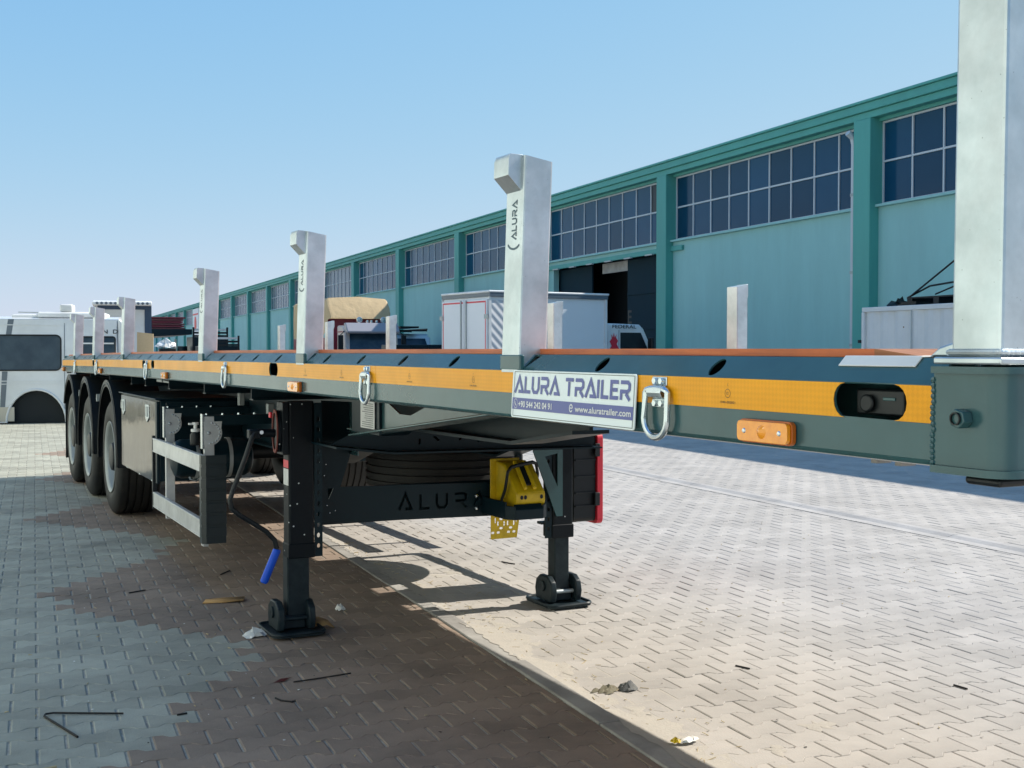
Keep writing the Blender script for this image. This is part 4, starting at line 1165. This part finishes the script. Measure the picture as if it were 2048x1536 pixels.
# ------------------------------------------------------------------ litter
def lit(name, label, cat, mb, m, u, v, rz=0, z=.001, group=None, **k):
    o = mb.build(name, m, None, **k); o.location = bw(u, v, z); o.rotation_euler = (0, 0, TB + rz)
    return tag(o, label, cat, group)
def crumple(w, d, h, seed, n=7, jit=.12):
    rr = random.Random(seed); mb = MB(); vs = []
    for i in range(n):
        for j in range(n):
            e = min(i, j, n-1-i, n-1-j)/((n-1)/2)
            a_, b_ = 2*i/(n-1) - 1, 2*j/(n-1) - 1; k_ = max(abs(a_), abs(b_))/max(1e-6, sqrt(a_*a_ + b_*b_)) if (a_ or b_) else 1
            vs.append((w/2*a_*k_ + rr.uniform(-jit, jit)*w, d/2*b_*k_ + rr.uniform(-jit, jit)*d, max(.001, h*(e**.7)*(.4 + .9*rr.random()) + rr.random()*h*.25)))
    mb.add(vs, [(i*n + j, (i+1)*n + j, (i+1)*n + j + 1, i*n + j + 1) for i in range(n-1) for j in range(n-1)])
    return mb
c_ = MB().add([(-.115,-.045,.004),(0,-.05,.006),(.115,-.045,.014),(.12,.045,.018),(0,.045,.014),(-.105,.048,.006)], [(0,1,4,5),(1,2,3,4)])
o = lit('cardboard_piece', 'flat strip of brown cardboard lying left of the landing leg', 'cardboard', c_, m_card, 1.016, 7.10, -TB*.6)
md = o.modifiers.new('thick', 'SOLIDIFY'); md.thickness = .004
c_ = MB().add([(-.06,-.04,.02),(.0,-.05,.03),(.0,.04,.055),(-.06,.05,.05),(.05,-.045,.005),(.055,.035,.03)], [(0,1,2,3),(1,4,5,2)])
o = lit('cardboard_scrap', 'crushed cardboard scrap sticking out beside the foot of the landing leg', 'cardboard', c_, m_card, 1.40, 6.22, .3); md = o.modifiers.new('thick', 'SOLIDIFY'); md.thickness = .005
lit('paper_scrap', 'crumpled white paper by the left edge of the landing foot', 'paper', crumple(.11, .08, .045, 4), m_paper, 1.035, 6.16)
lit('paper_cup', 'small crushed white paper cup lying right of the landing leg', 'paper cup', crumple(.055, .05, .035, 9), m_paper, 1.594, 6.62)
o = thing('work_glove', 'flattened grey work glove lying on the pale pavers', 'glove', bw(2.33, 4.60, .001), TB + .4)
crumple(.11, .075, .022, 12, 9, .035).build('glove_palm', mat('glove_tan', (.17, .155, .105), .9, noise=(40, .6, (.11, .10, .075))), o).location = (-.035, .03, 0)
crumple(.095, .08, .034, 15, 9, .045).build('glove_cuff', mat('glove_grey', (.085, .09, .092), .9, noise=(40, .6, (.20, .20, .18))), o).location = (.035, -.02, 0)
for k in range(3):
    crumple(.055, .022, .014, 16 + k, 5, .05).build('glove_finger', MATS['glove_tan'], o).location = (-.09 + .012*k, .055 - .03*k, 0)
o = thing('snack_wrapper', 'white and yellow wrapper on the sand beside the kerb', 'wrapper', bw(2.25, 3.87, .012), TB + .2)
crumple(.10, .045, .016, 21).build('wrapper_body', m_paper, o)
w2 = crumple(.035, .04, .017, 22).build('wrapper_end', m_yellow, o); w2.location = (-.055, .012, .001)
c_ = MB().add([(-.05,-.02,.001),(.0,-.015,.003),(.03,.025,.003),(.05,.04,.002),(-.01,.02,.006)], [(0,1,4),(1,2,4),(2,3,4)])
lit('plastic_shard', 'dark red broken plastic shard on the brown pavers', 'shard', c_, mat('dark_red', (.09, .014, .008), .5), 1.015, 5.28)
lit('wire_bend', 'thick black wire bent into a V on the grey pavers', 'wire', MB().tube([(.32, -.06, .006), (.18, .0, .006), (.06, .045, .008), (.03, .04, .008), (.025, .015, .007), (.06, -.08, .006), (.14, -.30, .005)], .0045, 6), m_twig, .0, 5.08)
STK = [('long thin black stick lying across the brown pavers', [(1.05, 5.235), (1.18, 5.255), (1.32, 5.285)], .0035),
       ('short curled black clip below the long stick', [(.93, 5.02), (.945, 4.975), (.985, 4.94), (1.0, 4.945)], .004),
       ('short dark twig on the pale pavers near the right landing foot', [(3.0, 7.72), (3.03, 7.64), (3.05, 7.60)], .004),
       ('short dark twig on the pale pavers right of the glove', [(3.01, 4.75), (3.04, 4.68)], .0045),
       ('thin twig near the right edge on the pale pavers', [(3.72, 4.12), (3.73, 4.05)], .0045),
       ('pale dry stick in the bottom left corner', [(-.30, 4.38), (-.1, 4.42), (.06, 4.47)], .005),
       ('short black twig in the grey paver field below the V shaped wire', [(.52, 4.93), (.56, 4.94)], .004),
       ('small black twig on brown pavers left of the cardboard strip', [(.52, 7.55), (.62, 7.60)], .004),
       ('small dark splinter on brown pavers above the cardboard strip', [(1.12, 7.95), (1.2, 8.08)], .004)]
for lab, pts, r in STK:
    tag(MB().tube([bw(u, v, .004) for u, v in pts], r, 6).build('twig', m_straw if 'pale' in lab[:5] else m_twig), lab, 'twig', 'twigs lying on the paving')
mb = MB(); rr = random.Random(11)
for k in range(420):
    if k < 240:
        u = KU1 + abs(rr.gauss(0, .16)) - .03; v = rr.uniform(2.5, 9)
    else:
        v = rr.uniform(3.5, 11); u = rr.uniform(-1.5, 6)
    p = bw(u, v, .003); a = rr.uniform(0, pi); l = rr.uniform(.004, .022) if k < 240 else rr.uniform(.003, .012)
    d = Vector((cos(a), sin(a), rr.uniform(-.1, .2)))*l
    mb.tube([p - d, p + d*.2, p + d], .0016 if k < 240 else .0022, 4)
wp = MB()
for k in range(170):
    v = rr.uniform(3.4, 8.5); u = rr.uniform(-1.2, 2.0) if k < 120 else rr.uniform(2.2, 5)
    a = rr.uniform(0, 6.28); r = rr.uniform(.0015, .007)
    pts = [bw(u + r*cos(a + q)*rr.uniform(.5, 1.2), v + r*sin(a + q)*rr.uniform(.5, 1.2), .002 + rr.random()*.003) for q in (0, 1.6, 3.1, 4.7)]
    wp.add(pts, [(0, 1, 2, 3)])
tag(wp.build('litter', m_paper, smooth=0), kind='stuff')
dk = MB()
for k in range(260):
    v = rr.uniform(3.4, 9); u = rr.uniform(-1.4, 6)
    a = rr.uniform(0, 6.28); r = rr.uniform(.002, .008)
    pts = [bw(u + r*cos(a + q)*rr.uniform(.4, 1.3), v + r*sin(a + q)*rr.uniform(.4, 1.3), .002 + rr.random()*.004) for q in (0, 1.6, 3.1, 4.7)]
    dk.add(pts, [(0, 1, 2, 3)])
tag(dk.build('litter', m_twig, smooth=0), kind='stuff')
o = mb.build('litter', m_straw); tag(o, kind='stuff')

# ------------------------------------------------------------------ parked minibus body without wheels, beyond the trailer's rear
VO = (-7.86, 24.75); VR = radians(14)
van = thing('minibus', 'white minibus body without wheels, resting on the paving behind the trailer', 'minibus', (*VO, 0), VR)
def VX(px):
    k = (px - 1024)/2400
    return (k*VO[1] - VO[0])/(cos(VR) - k*sin(VR))
def VZ(py): return EYE + (703 - py)*24.1/2400
# side panel (facing the camera) with the arch cut out
arch = [(VX(72) + .56*cos(q), .02 + .66*sin(q)) for q in [pi*i/16 for i in range(17)]]
side = [(-6.0, .03)] + [(x, z) for x, z in reversed(arch)] + [(VX(190), .03), (VX(234), .06), (VX(234), VZ(639)), (-6.0, VZ(637))]
w1 = rect(VX(-260), VX(122), VZ(741), VZ(670), .10); w2 = rect(VX(156), VX(231), VZ(712), VZ(673), .05)
MB().sheet(side, lambda u, v, w: (u, w + .0 - .05*max(0, (1.2 - v))*0 + max(0, v - 1.45)*.10, v), [w1, w2], .04).build('side_panel', m_vanwhite, van, smooth=20)
MB().prism([(0.02, .76), (-.0 + .02, 1.45), (.12, VZ(637)), (.35, VZ(633)), (1.0, VZ(630)), (1.7, VZ(633)), (1.95, VZ(640)), (2.0, 1.3), (2.0, .76)], lambda u, v, w: (w, u + .045, v), -6.0, VX(235)).build('shell', m_vanwhite, van, smooth=40)
MB().prism([(VX(235) + .002, .15), (VX(252), .15), (VX(258), .6), (VX(258), 1.3), (VX(251), 1.9), (VX(246), VZ(642)), (VX(235) + .002, VZ(634))], lambda u, v, w: (u, w, v), .05, 2.0).build('front_end', m_vanwhite, van, bevel=.04)
for rc, nm in ((w1, 'side_window'), (w2, 'cab_window')):
    MB().sheet(rc, lambda u, v, w: (u, .012 + w + max(0, v - 1.45)*.10, v), (), .01).build(nm, m_vanglass, van, smooth=0)
for rc in (w1, w2):
    cx_ = sum(p[0] for p in rc)/len(rc); cz_ = sum(p[1] for p in rc)/len(rc)
    MB().tube([(u, -.004 + max(0, v - 1.45)*.10, v) for u, v in rc], .014, 6, closed=True).build('window_seal', m_black, van)
for px_ in (129, 150):
    MB().tube([(VX(px_), -.003 + max(0, z - 1.45)*.10, z) for z in (.12, .7, 1.2, 1.45, VZ(645))], .006, 5).build('door_seam', m_vanstripe, van)
MB().box(VX(134), VX(143), -.03, -.004, 1.02, 1.06).build('door_handle', m_black, van, bevel=.006)
MB().box(VX(160), VX(228), -.006, .001, VZ(688), VZ(685)).build('window_bar', m_vanwhite, van)
for px0, px1, py0, py1 in ((-1, 10, 741, 815), (12, 24, 637, 669)):
    pass
for q_ in ([(VX(-1), VZ(818)), (VX(9), VZ(818)), (VX(15), VZ(743)), (VX(4), VZ(743))], [(VX(12), VZ(669)), (VX(23), VZ(669)), (VX(28), VZ(638)), (VX(16), VZ(638))]):
    MB().sheet(q_, lambda u, v, w: (u, -.004 + max(0, v - 1.45)*.10, v)).build('stripe', m_vanstripe, van, smooth=0)
for z in (VZ(762), VZ(768), VZ(649)):
    MB().box(-6.0, VX(126) if z < 1.5 else VX(124), -.008 + max(0, z - 1.45)*.10, .0 + max(0, z - 1.45)*.10, z - .012, z + .004).build('body_crease', m_vanwhite, van)
MB().tube([(VX(72) + .57*cos(q), -.005, .02 + .67*sin(q)) for q in [pi*i/16 for i in range(17)]], .025, 6).build('arch_trim', m_vanwhite, van)
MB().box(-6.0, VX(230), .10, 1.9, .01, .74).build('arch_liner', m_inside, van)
MB().box(-6.0, VX(28), -.012, -.001, .05, .34).build('sill_panel', mat('sill_beige', (.46, .43, .36), .6), van, bevel=.01)
MB().box(VX(72), VX(208), .25, 1.6, VZ(634), VZ(622)).build('roof_unit', m_white, van, bevel=.04)
MB().box(VX(117), VX(143), .3, .8, VZ(622) + .002, VZ(606)).build('roof_vent', m_white, van, bevel=.03)
MB().box(VX(18), VX(72), .4, 1.5, VZ(634), VZ(627)).build('roof_rail', m_white, van, bevel=.02)
MB().tube([(VX(33), .3, VZ(623)), (VX(73), .3, VZ(623.5))], .012, 6).build('roof_tube', m_galv_dull, van)
q = letters('BIN  D', lambda u, v, w: (VX(193) + u, -w - .008 + max(0, VZ(668) + v - 1.45)*.10, VZ(666.5) + v), .085, width=VX(236) - VX(193), bold=.003)
q.build('lettering', m_ink, van, smooth=0)
# truck box behind the minibus
tb2 = thing('cargo_truck', 'dark framed truck box with pale end panel and white roof visor behind the minibus', 'truck', (-10.05, 29.0, 0), radians(18))
def BX(px): return ((px - 1024)/2400*29.0 + 10.05)/(cos(radians(18)) - (px - 1024)/2400*sin(radians(18)))
def BZ(py): return EYE + (703 - py)*29.0/2400
MB().box(BX(198), BX(303), .05, 5, .9, BZ(613)).build('box_shell', m_chassis, tb2, bevel=.02)
MB().sheet(rect(BX(196), BX(304), .9, BZ(611)), lambda u, v, w: (u, .045 - w, v), [rect(BX(205), BX(290), 1.0, BZ(618.5))], .05).build('box_frame', mat('navy_frame', (.02, .05, .10), .4), tb2, smooth=0)
MB().box(BX(205), BX(290), .02, .04, 1.0, BZ(618.5)).build('end_panel', m_vanwhite, tb2)
MB().prism([(-.45, BZ(611)), (-.45, BZ(604)), (.3, BZ(600)), (5.0, BZ(600)), (5.0, BZ(611))], lambda u, v, w: (w, u, v), BX(186), BX(304)).build('roof_visor', m_white, tb2, bevel=.02)
for k in range(12):
    MB().lathe([(0, .01), (.03, .008), (.035, 0)], (BX(196 + 9*k), -.452, BZ(607.5)), (0,-1,0), 8).build('rivet', m_vanstripe, tb2)
for s in (BX(215), BX(285)):
    MB().lathe(tread_profile(.45, .25, .26), (s, 3.6, .45), (1,0,0), 20).build('tyre', m_tyre, tb2)
MB().box(BX(205), BX(296), .1, 4.8, .55, .9).build('underframe', m_black, tb2)
bd = MB().box(-.18, .18, -.02, .02, 0, 1.0)
pb = thing('wooden_board', 'pale plywood board leaning upright beside the minibus front', 'board', (-8.35, 27.2, 0), radians(5))
MB().add([(-.16, 0, 0), (.20, 0, 0), (.22, 0, 1.86), (-.14, 0, 1.90), (-.16, .03, 0), (.20, .03, 0), (.22, .03, 1.86), (-.14, .03, 1.90)], [(0,1,2,3),(7,6,5,4),(0,4,5,1),(1,5,6,2),(2,6,7,3),(3,7,4,0)]).build('board_face', m_board, pb)

# ------------------------------------------------------------------ truck with the tan tarpaulin
m_cream = mat('cream_cab', (.50, .44, .40), .4, noise=(3, .4, (.42, .36, .33)))
m_visor = mat('grey_visor', (.27, .27, .30), .35)
lorry = thing('tarpaulin_truck', 'cream cab truck with maroon body under a tan tarpaulin', 'truck', (-5.05, 43.6, 0), TB)
# local x to the right, y backwards
MB().prism([(0.15, .75), (-.02, 1.2), (.02, 1.45), (.30, 2.20), (.55, 2.40), (1.35, 2.42), (1.35, .75)], lambda u, v, w: (w, u, v), -1.0, 1.0).build('cab', m_cream, lorry, bevel=.06)
MB().sheet([(-.86, 1.36), (.86, 1.36), (.80, 2.16), (-.80, 2.16)], lambda u, v, w: (u, (v - 1.45)*.373 + .005 - w, v), (), .012).build('windscreen', m_vanglass, lorry, smooth=0)
MB().prism([(-.10, 2.10), (-.16, 2.18), (.15, 2.50), (.40, 2.50), (.40, 2.36), (.25, 2.20)], lambda u, v, w: (w, u, v), -.98, .98).build('sun_visor', m_visor, lorry, bevel=.03)
MB().box(-1.015, -1.002, .40, 1.0, 1.42, 2.05).build('side_window', m_vanglass, lorry)
MB().box(-1.016, -1.002, .30, 1.34, 1.28, 1.34).box(-1.016, -1.002, .30, 1.34, 2.16, 2.20).build('cab_stripe', m_maroon, lorry)
for s in (-1.2, 1.16):
    MB().box(s - .09, s + .09, -.05, .04, 1.45, 2.05).tube([(s, .0, 2.05), (s*.86, .12, 2.2)], .02, 6).build('mirror', m_black, lorry, bevel=.03)
MB().box(-1.03, 1.03, -.14, .10, .45, .75).build('bumper', m_cream, lorry, bevel=.04)
for x in (-.72, .72):
    MB().lathe([(0, .03), (.10, .02), (.12, 0)], (x, -.03, .98), (0,-1,0), 16).build('headlight', m_zinc, lorry)
for x in (-.35, .55, .1, .3, -.05):
    big = x in (-.35, .55)
    r = .11 if big else .05
    MB().lathe([(0, .02), (r*.9, .015), (r, 0), (r, -.08), (0, -.10)], (x, .55, 2.62 if big else 2.56), (0,-1,0), 14).build('roof_lamp', m_zinc, lorry)
MB().box(-1.235, 1.235, 2.0, 8.2, .95, 1.98).build('cargo_side', m_maroon, lorry, bevel=.02)
MB().box(-1.21, 1.21, 1.95, 1.999, .95, 2.95).build('bulkhead', m_maroon, lorry)
tpm = MB()
pf = [(-1.22, 1.93), (-1.22, 2.8), (-1.20, 3.40), (-1.12, 3.47), (0, 3.53), (1.08, 3.47), (1.16, 3.40), (1.20, 2.9), (1.20, 1.93)]
ysn = [1.66, 1.90, 2.24] + [2.3 + .6*k for k in range(1, 11)]
rr = random.Random(8)
rows = []
for j, y in enumerate(ysn):
    for (x, z) in pf:
        zz = z + (rr.uniform(-.02, .02) if z > 2.5 else rr.uniform(-.04, .10)); xx = x*(1 + rr.uniform(-.008, .012))
        if j == 0: zz = 2.70 + (.06 if z > 3.2 else 0) + rr.uniform(-.02, .02); xx *= .96
        if j == 1: zz = 3.12 + (z - 3.4)*.3 + rr.uniform(-.03, .03) if z > 3.0 else (2.72 if z > 2 else 2.66)
        if j == 2 and z < 2: zz = 2.2
        rows.append((xx, y + rr.uniform(-.04, .04), zz))
m_ = len(pf)
tpm.add(rows, [(j*m_ + i, j*m_ + i + 1, (j+1)*m_ + i + 1, (j+1)*m_ + i) for j in range(len(ysn) - 1) for i in range(m_ - 1)] + [tuple(range(m_))])
tpm.build('tarpaulin', m_tarp, lorry, smooth=28)
for x in (-1.0, 1.0):
    for y in (.95, 6.4):
        MB().lathe(tread_profile(.48, .28, .28), (x*.86, y, .48), (1,0,0), 24).build('tyre', m_tyre, lorry)
MB().box(-.45, .45, 1.0, 8.0, .6, .95).build('underframe', m_black, lorry)
# shaded van by the wall
vb = thing('panel_van', 'pale panel van with a roof rack in the shade of the warehouse', 'van', (-4.0, 49.0, 0), TB)
MB().prism([(-.1, .4), (-.15, .9), (.35, 1.15), (.95, 2.05), (1.3, 2.2), (5.0, 2.2), (5.1, 2.0), (5.15, .4)], lambda u, v, w: (w, u, v), -.95, 1.0).build('van_body', m_vanwhite, vb, bevel=.08)
MB().sheet([(-.80, 1.2), (.85, 1.2), (.75, 2.0), (-.70, 2.0)], lambda u, v, w: (u, .37 + (v - 1.2)*.67 - .02 - w, v), (), .01).build('windscreen', m_vanglass, vb, smooth=0)
MB().box(-.9, .95, 1.2, 1.25, 2.30, 2.36).box(-.9, .95, 3.4, 3.45, 2.30, 2.36).box(-.85, -.8, 1.0, 4.6, 2.36, 2.42).box(.85, .9, 1.0, 4.6, 2.36, 2.42).box(-.4, .4, .6, 4.2, 2.425, 2.50).build('roof_rack', m_black, vb)
for x in (-.84, .86):
    for y in (.75, 4.1):
        MB().lathe(tread_profile(.34, .2, .2), (x, y, .34), (1,0,0), 20).build('tyre', m_tyre, vb)
MB().box(-1.16, -.98, .55, .65, 1.35, 1.65).box(1.01, 1.2, .55, .65, 1.35, 1.65).build('mirror', m_black, vb)
sk = thing('steel_skip', 'dark open steel skip beside the rear of the white box truck', 'skip', (-2.75, 38.5, 0), TB)
MB().box(-1.1, .6, 0, 1.4, .25, 1.68).build('skip_body', m_chassis, sk, bevel=.02)
for x in (-1.0, -.45, .1, .55):
    MB().box(x - .04, x + .04, -.05, -.002, .25, 1.66).build('skip_rib', m_chassis, sk)
MB().box(-1.0, .5, .2, 1.2, 0, .249).build('skip_runner', m_black, sk)

# ------------------------------------------------------------------ white box truck
AX = radians(58)
box_truck = thing('box_truck', 'white box truck with red edged rear doors, nosed towards the warehouse doorway', 'truck', (-.5175, 27.0, 0), -(AX - pi/2) - pi/2)
# local frame: x = forward along the truck, y = to its left (away from us)
box_truck.rotation_euler = (0, 0, pi/2 - AX)
LB, WB, HB = 3.28, 2.18, 2.84
m_box = mat('box_white', (.72, .75, .77), .4, noise=(1.2, .35, (.64, .67, .69)))
m_boxcur = ribbed('curtain_white', (.62, .63, .64), (.50, .51, .53), 3.0, 'DIAGONAL', .5)
MB().box(.03, LB, .02, WB, .85, HB - .14).build('cargo_box', m_box, box_truck, bevel=.01)
MB().box(.05, .62, .0, .019, .9, HB - .22).build('curtain_fold', m_boxcur, box_truck)
MB().box(0, LB + .02, -.03, WB + .03, HB - .139, HB - .05).build('roof_band', m_vanstripe, box_truck)
MB().box(-.02, LB + .05, -.04, WB + .04, HB - .049, HB).build('roof', m_white, box_truck, bevel=.015)
for y0, y1 in ((.06, 1.06), (1.10, 2.12)):
    d = MB().box(-.03, .029, y0, y1, .86, HB - .20).build('rear_door', m_box, box_truck, bevel=.008)
    e = MB()
    for a, b, c, f2 in ((y0 + .03, y1 - .03, HB - .27, HB - .235), (y0 + .03, y1 - .03, .90, .935)): e.box(-.033, -.0305, a, b, c, f2)
    yy = y0 + .03 if y0 < .5 else y1 - .06
    e.box(-.033, -.0305, yy, yy + .03, .936, HB - .271)
    e.build('red_edging', m_red, d)
    MB().tube([(-.05, (y1 - .10 if y0 < .5 else y0 + .10), .9), (-.05, (y1 - .10 if y0 < .5 else y0 + .10), HB - .2)], .018, 8).build('lock_bar', m_galv_dull, d)
    for z in (1.2, 2.25):
        ym = y0 - .08 if y0 < .5 else y1 - .05
        MB().box(-.055, -.031, ym, ym + .15, z - .05, z + .05).build('hinge', m_galv_dull, d)
for y in (-.012, WB + .005):
    MB().box(.0, .06, y, y + .02, .85, HB - .14).box(LB - .06, LB + .01, y, y + .02, .85, HB - .14).build('corner_post', m_white, box_truck)
ydoor = 0
# cab
cabp = [(LB + .12, .55), (LB + 1.62, .55), (LB + 1.70, 1.05), (LB + 1.62, 1.30), (LB + 1.22, 2.02), (LB + 1.10, 2.12), (LB + .12, 2.14)]
MB().prism(cabp, lambda u, v, w: (u, w, v), .12, 2.0).build('cab', m_white, box_truck, bevel=.05)
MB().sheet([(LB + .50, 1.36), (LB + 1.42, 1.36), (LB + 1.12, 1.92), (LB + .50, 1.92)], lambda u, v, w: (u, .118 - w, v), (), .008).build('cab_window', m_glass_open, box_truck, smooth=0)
MB().sheet([(.25, 1.35), (1.87, 1.35), (1.80, 2.0), (.32, 2.0)], lambda u, v, w: (LB + 1.60 - (v - 1.30)*.556 + .02 + w, u, v), (), .01).build('windscreen', m_vanglass, box_truck, smooth=0)
MB().box(LB + .45, LB + .46, .112, .119, .7, 1.98).build('door_seam', m_vanstripe, box_truck)
letters('FEDERAL', lambda u, v, w: (LB + .22 + u, .064 - w, 2.02 + v), .085, width=.72, bold=.004).build('lettering', m_ink, box_truck, smooth=0)
fl_ = [(.10, .0), (.16, .12), (.08, .22), (.17, .34), (.10, .44), (.15, .52), (.07, .60), (.10, .68), (.03, .60), (.0, .72), (-.03, .60), (-.10, .68), (-.07, .58), (-.15, .5), (-.08, .40), (-.16, .30), (-.08, .18), (-.14, .06), (-.05, -.05), (.05, -.05)]
MB().sheet(fl_, lambda u, v, w: (LB + .30 + u*.85, .110, 1.20 + v), ()).build('red_emblem', m_red, box_truck, smooth=0)
MB().box(LB + 1.28, LB + 1.36, -.12, .05, 1.45, 1.80).build('mirror', m_black, box_truck, bevel=.02)
for u in (.9, LB + .95):
    for y in (.25, 1.9):
        MB().lathe(tread_profile(.40, .24, .23), (u, y, .40), (0,1,0), 22).build('tyre', m_tyre, box_truck)
MB().box(.1, LB + .5, .5, 1.7, .5, .85).build('underframe', m_black, box_truck)

# ------------------------------------------------------------------ white container with a pallet on top
ct = thing('container', 'weathered white corrugated container standing against the teal wall', 'container', NB*14.6, TB)
n = 60; zz_ = []
mb = MB()
ya, yb = 12.6, 18.70
poly = []
for k in range(46):
    a = ya + .06 + (yb - ya - .12)*k/45
    poly.append((a, .05 if k % 3 == 0 else (.012)))
vs = [(x, y, .12) for y, x in poly] + [(x, y, 2.20) for y, x in poly]
N_ = len(poly)
mb.add(vs, [(i, i+1, N_+i+1, N_+i) for i in range(N_-1)])
m_cont = mat('container_white', (.70, .70, .68), .55, noise=(2.2, .5, (.58, .58, .57)), spots=(3.1, .045, (.20, .10, .05)))
mb.build('side_wall', m_cont, ct, smooth=0)
MB().box(.06, 2.25, ya + .05, yb - .05, .12, 2.20).build('inner_shell', m_cont, ct)
fr_ = MB().box(-.01, .10, ya, yb, 2.2005, 2.29).box(-.01, .10, ya, yb, 0, .119).box(-.012, .11, yb - .07, yb + .01, .12, 2.20).box(-.012, .11, ya - .01, ya + .07, .12, 2.20)
fr_.build('frame', m_cont, ct, bevel=.01)
MB().box(.101, 2.3, ya, yb, 2.20, 2.275).build('roof', m_cont, ct)
MB().box(-.02, -.011, 17.30, 17.32, .12, 2.2).build('panel_joint', m_galv_dull, ct)
for k, z in enumerate((1.62, .8)):
    MB().box(-.05, .0, yb + .012, yb + .06, z, z + .06).build('hinge', m_black, ct)
pal = thing('pallet', 'dark wooden pallet lying on top of the white container', 'pallet', NB*15.1 + AB*17.1 + Vector((0, 0, 2.291)), TB)
for k in range(5):
    MB().box(k*.2, k*.2 + .12, -.6, .95, .15, .175).build('slat', m_black, pal)
for y in (-.6, .1, .8):
    MB().box(0, .92, y, y + .14, .0, .149).build('bearer', m_black, pal)
for lab, pts, r in (('thin dark rod leaning steeply off the pallet on the container', [(15.2, 18.1, 2.47), (15.2, 16.2, 3.45)], .018),
                    ('bent dark rod resting on the pallet on the container', [(15.25, 18.2, 2.47), (15.25, 17.6, 2.66), (15.25, 17.0, 2.70), (15.25, 15.9, 2.69)], .018),
                    ('short dark rod crossing the end of the pallet on the container', [(15.2, 17.4, 2.50), (15.2, 16.3, 2.78)], .015)):
    tag(MB().tube([bw(*p) for p in pts], r, 6).build('rod', m_black), lab, 'rod', 'rods lying on the container')
bk_ = lit('rag_bundle', 'dark rag bundle at the left end of the container roof', 'bundle', crumple(.5, .4, .16, 31), m_black, 15.2, 18.35, 0, 2.292)
lit('slat_stack', 'flat dark offcuts beside the pallet on the container', 'offcuts', MB().box(-.2, .2, -.2, .2, 0, .05).box(-.16, .2, -.18, .16, .052, .09), m_black, 15.2, 17.98, .2, 2.292)

# ------------------------------------------------------------------ far clutter by the second warehouse
cr = thing('steel_crate', 'dark slatted steel crate standing before the far bays of the warehouse', 'crate', (-13.1, 54.5, 0), TB)
def crate(root, x0, x1, h):
    MB().box(x0, x1, .02, 2.4, .5, h - .45).build('crate_floor', m_chassis, root)
    for k in range(3):
        z = h - .40 + .15*k
        MB().box(x0, x1, -.02, .019, z - .045, z + .045).build('slat', m_alu if k == 2 else m_black, root)
    for x in (x0, x1 - .09): MB().box(x, x + .09, -.05, -.021, .3, h + .02).build('post', m_black, root)
    MB().box(x0 + .1, x1 - .1, .3, 2, 0, .49).build('skid', m_black, root)
crate(cr, -.95, .72, 2.16)
cr2 = thing('tool_crate', 'taller dark slatted crate just behind and left of the first crate', 'crate', (-14.95, 58.5, 0), TB)
crate(cr2, -.6, 1.1, 2.62)
sgn = thing('logo_signboard', 'white signboard with a red disc high beside the corner of the warehouse', 'sign', NB*(PB - 1.2) + AB*127.5, TB)
MB().box(-.02, .1, -1.5, 3.2, 2.9, 5.9).build('sign_panel', m_white, sgn)
MB().lathe([(0, .02), (.75, .02), (.75, 0)], (-.03, .9, 4.35), (-1,0,0), 26).build('red_disc', mat('sign_red', (.75, .06, .05), .5), sgn)
MB().box(-.05, -.021, -1.3, 3.0, 5.25, 5.40).build('red_bar', MATS['sign_red'], sgn)
MB().box(-.06, -.021, -1.5, 3.2, 2.50, 2.899).build('blue_strip', m_signblue, sgn)
for y in (-1.3, 3.0): MB().box(.0, .1, y, y + .1, 0, 2.499).build('sign_post', m_black, sgn)
cn = thing('canopy', 'low open shed with dark roof carrying red brown sheet stacks', 'shed', (-17.9, 62.0, 0), TB)
MB().box(-1.6, 1.35, 0, 14, 2.35, 2.62).build('canopy_roof', m_chassis, cn)
MB().prism([(-1.6, 2.18), (1.35, 2.34), (1.35, 2.349), (-1.6, 2.349)], lambda u, v, w: (u, w, v), -.05, 14).build('canopy_edge', m_chassis, cn)
for x in (-1.5, 1.2):
    for y in (0.1, 7, 13.6): MB().box(x, x + .12, y, y + .12, 0, 2.17).build('canopy_post', m_galv_dull, cn)
stk_ = thing('sheet_stack', 'stack of red brown sheets lying on the shed roof', 'sheet stack', (-17.9, 62.0, 2.622), TB)
for k in range(6):
    MB().box(-1.55 + random.uniform(-.05, .05), 1.0 + random.uniform(-.1, .1), .3, 9, k*.11, k*.11 + .075).build('sheet', m_maroon if k % 2 else mat('dull_red', (.16, .05, .05), .7), stk_)
mc = thing('covered_bike', 'white covered bundle on a trolley under the open shed', 'bundle', (-17.0, 59.0, 0), TB)
cv = crumple(.95, .6, .42, 41, 9).build('white_cover', m_white, mc); cv.location = (0, 0, 1.62)
MB().box(-.35, .45, -.25, .25, .35, 1.62).build('trolley_load', m_black, mc, bevel=.05)
for x in (-.3, .35):
    MB().lathe([(0, -.04), (.17, -.04), (.18, 0), (.17, .04), (0, .04)], (x, -.2, .18), (0,1,0), 16).build('wheel', m_tyre, mc)
for k, (x, y, h, m, lab) in enumerate(((-18.35, 58.7, 1.9, m_signblue, 'tall blue drum stack left of the white covered bundle'), (-17.95, 58.9, 1.75, m_alu, 'grey metal drum next to the white covered bundle'), (-16.25, 59.2, 1.72, m_chassis, 'dark oil drum right of the white covered bundle'), (-15.7, 59.6, 1.62, m_tealtrim, 'teal drum at the right end of the drum row'))):
    d = MB().lathe([(0, 0), (.24, 0), (.25, .03), (.24, .06), (.24, h*.33), (.255, h*.345), (.24, h*.36), (.24, h*.66), (.255, h*.675), (.24, h*.69), (.24, h - .03), (.25, h), (0, h)], (0,0,0), (0,0,1), 16)
    o = d.build('drum', m); o.location = (x, y, 0); tag(o, lab, 'drum', 'drums under the open shed')
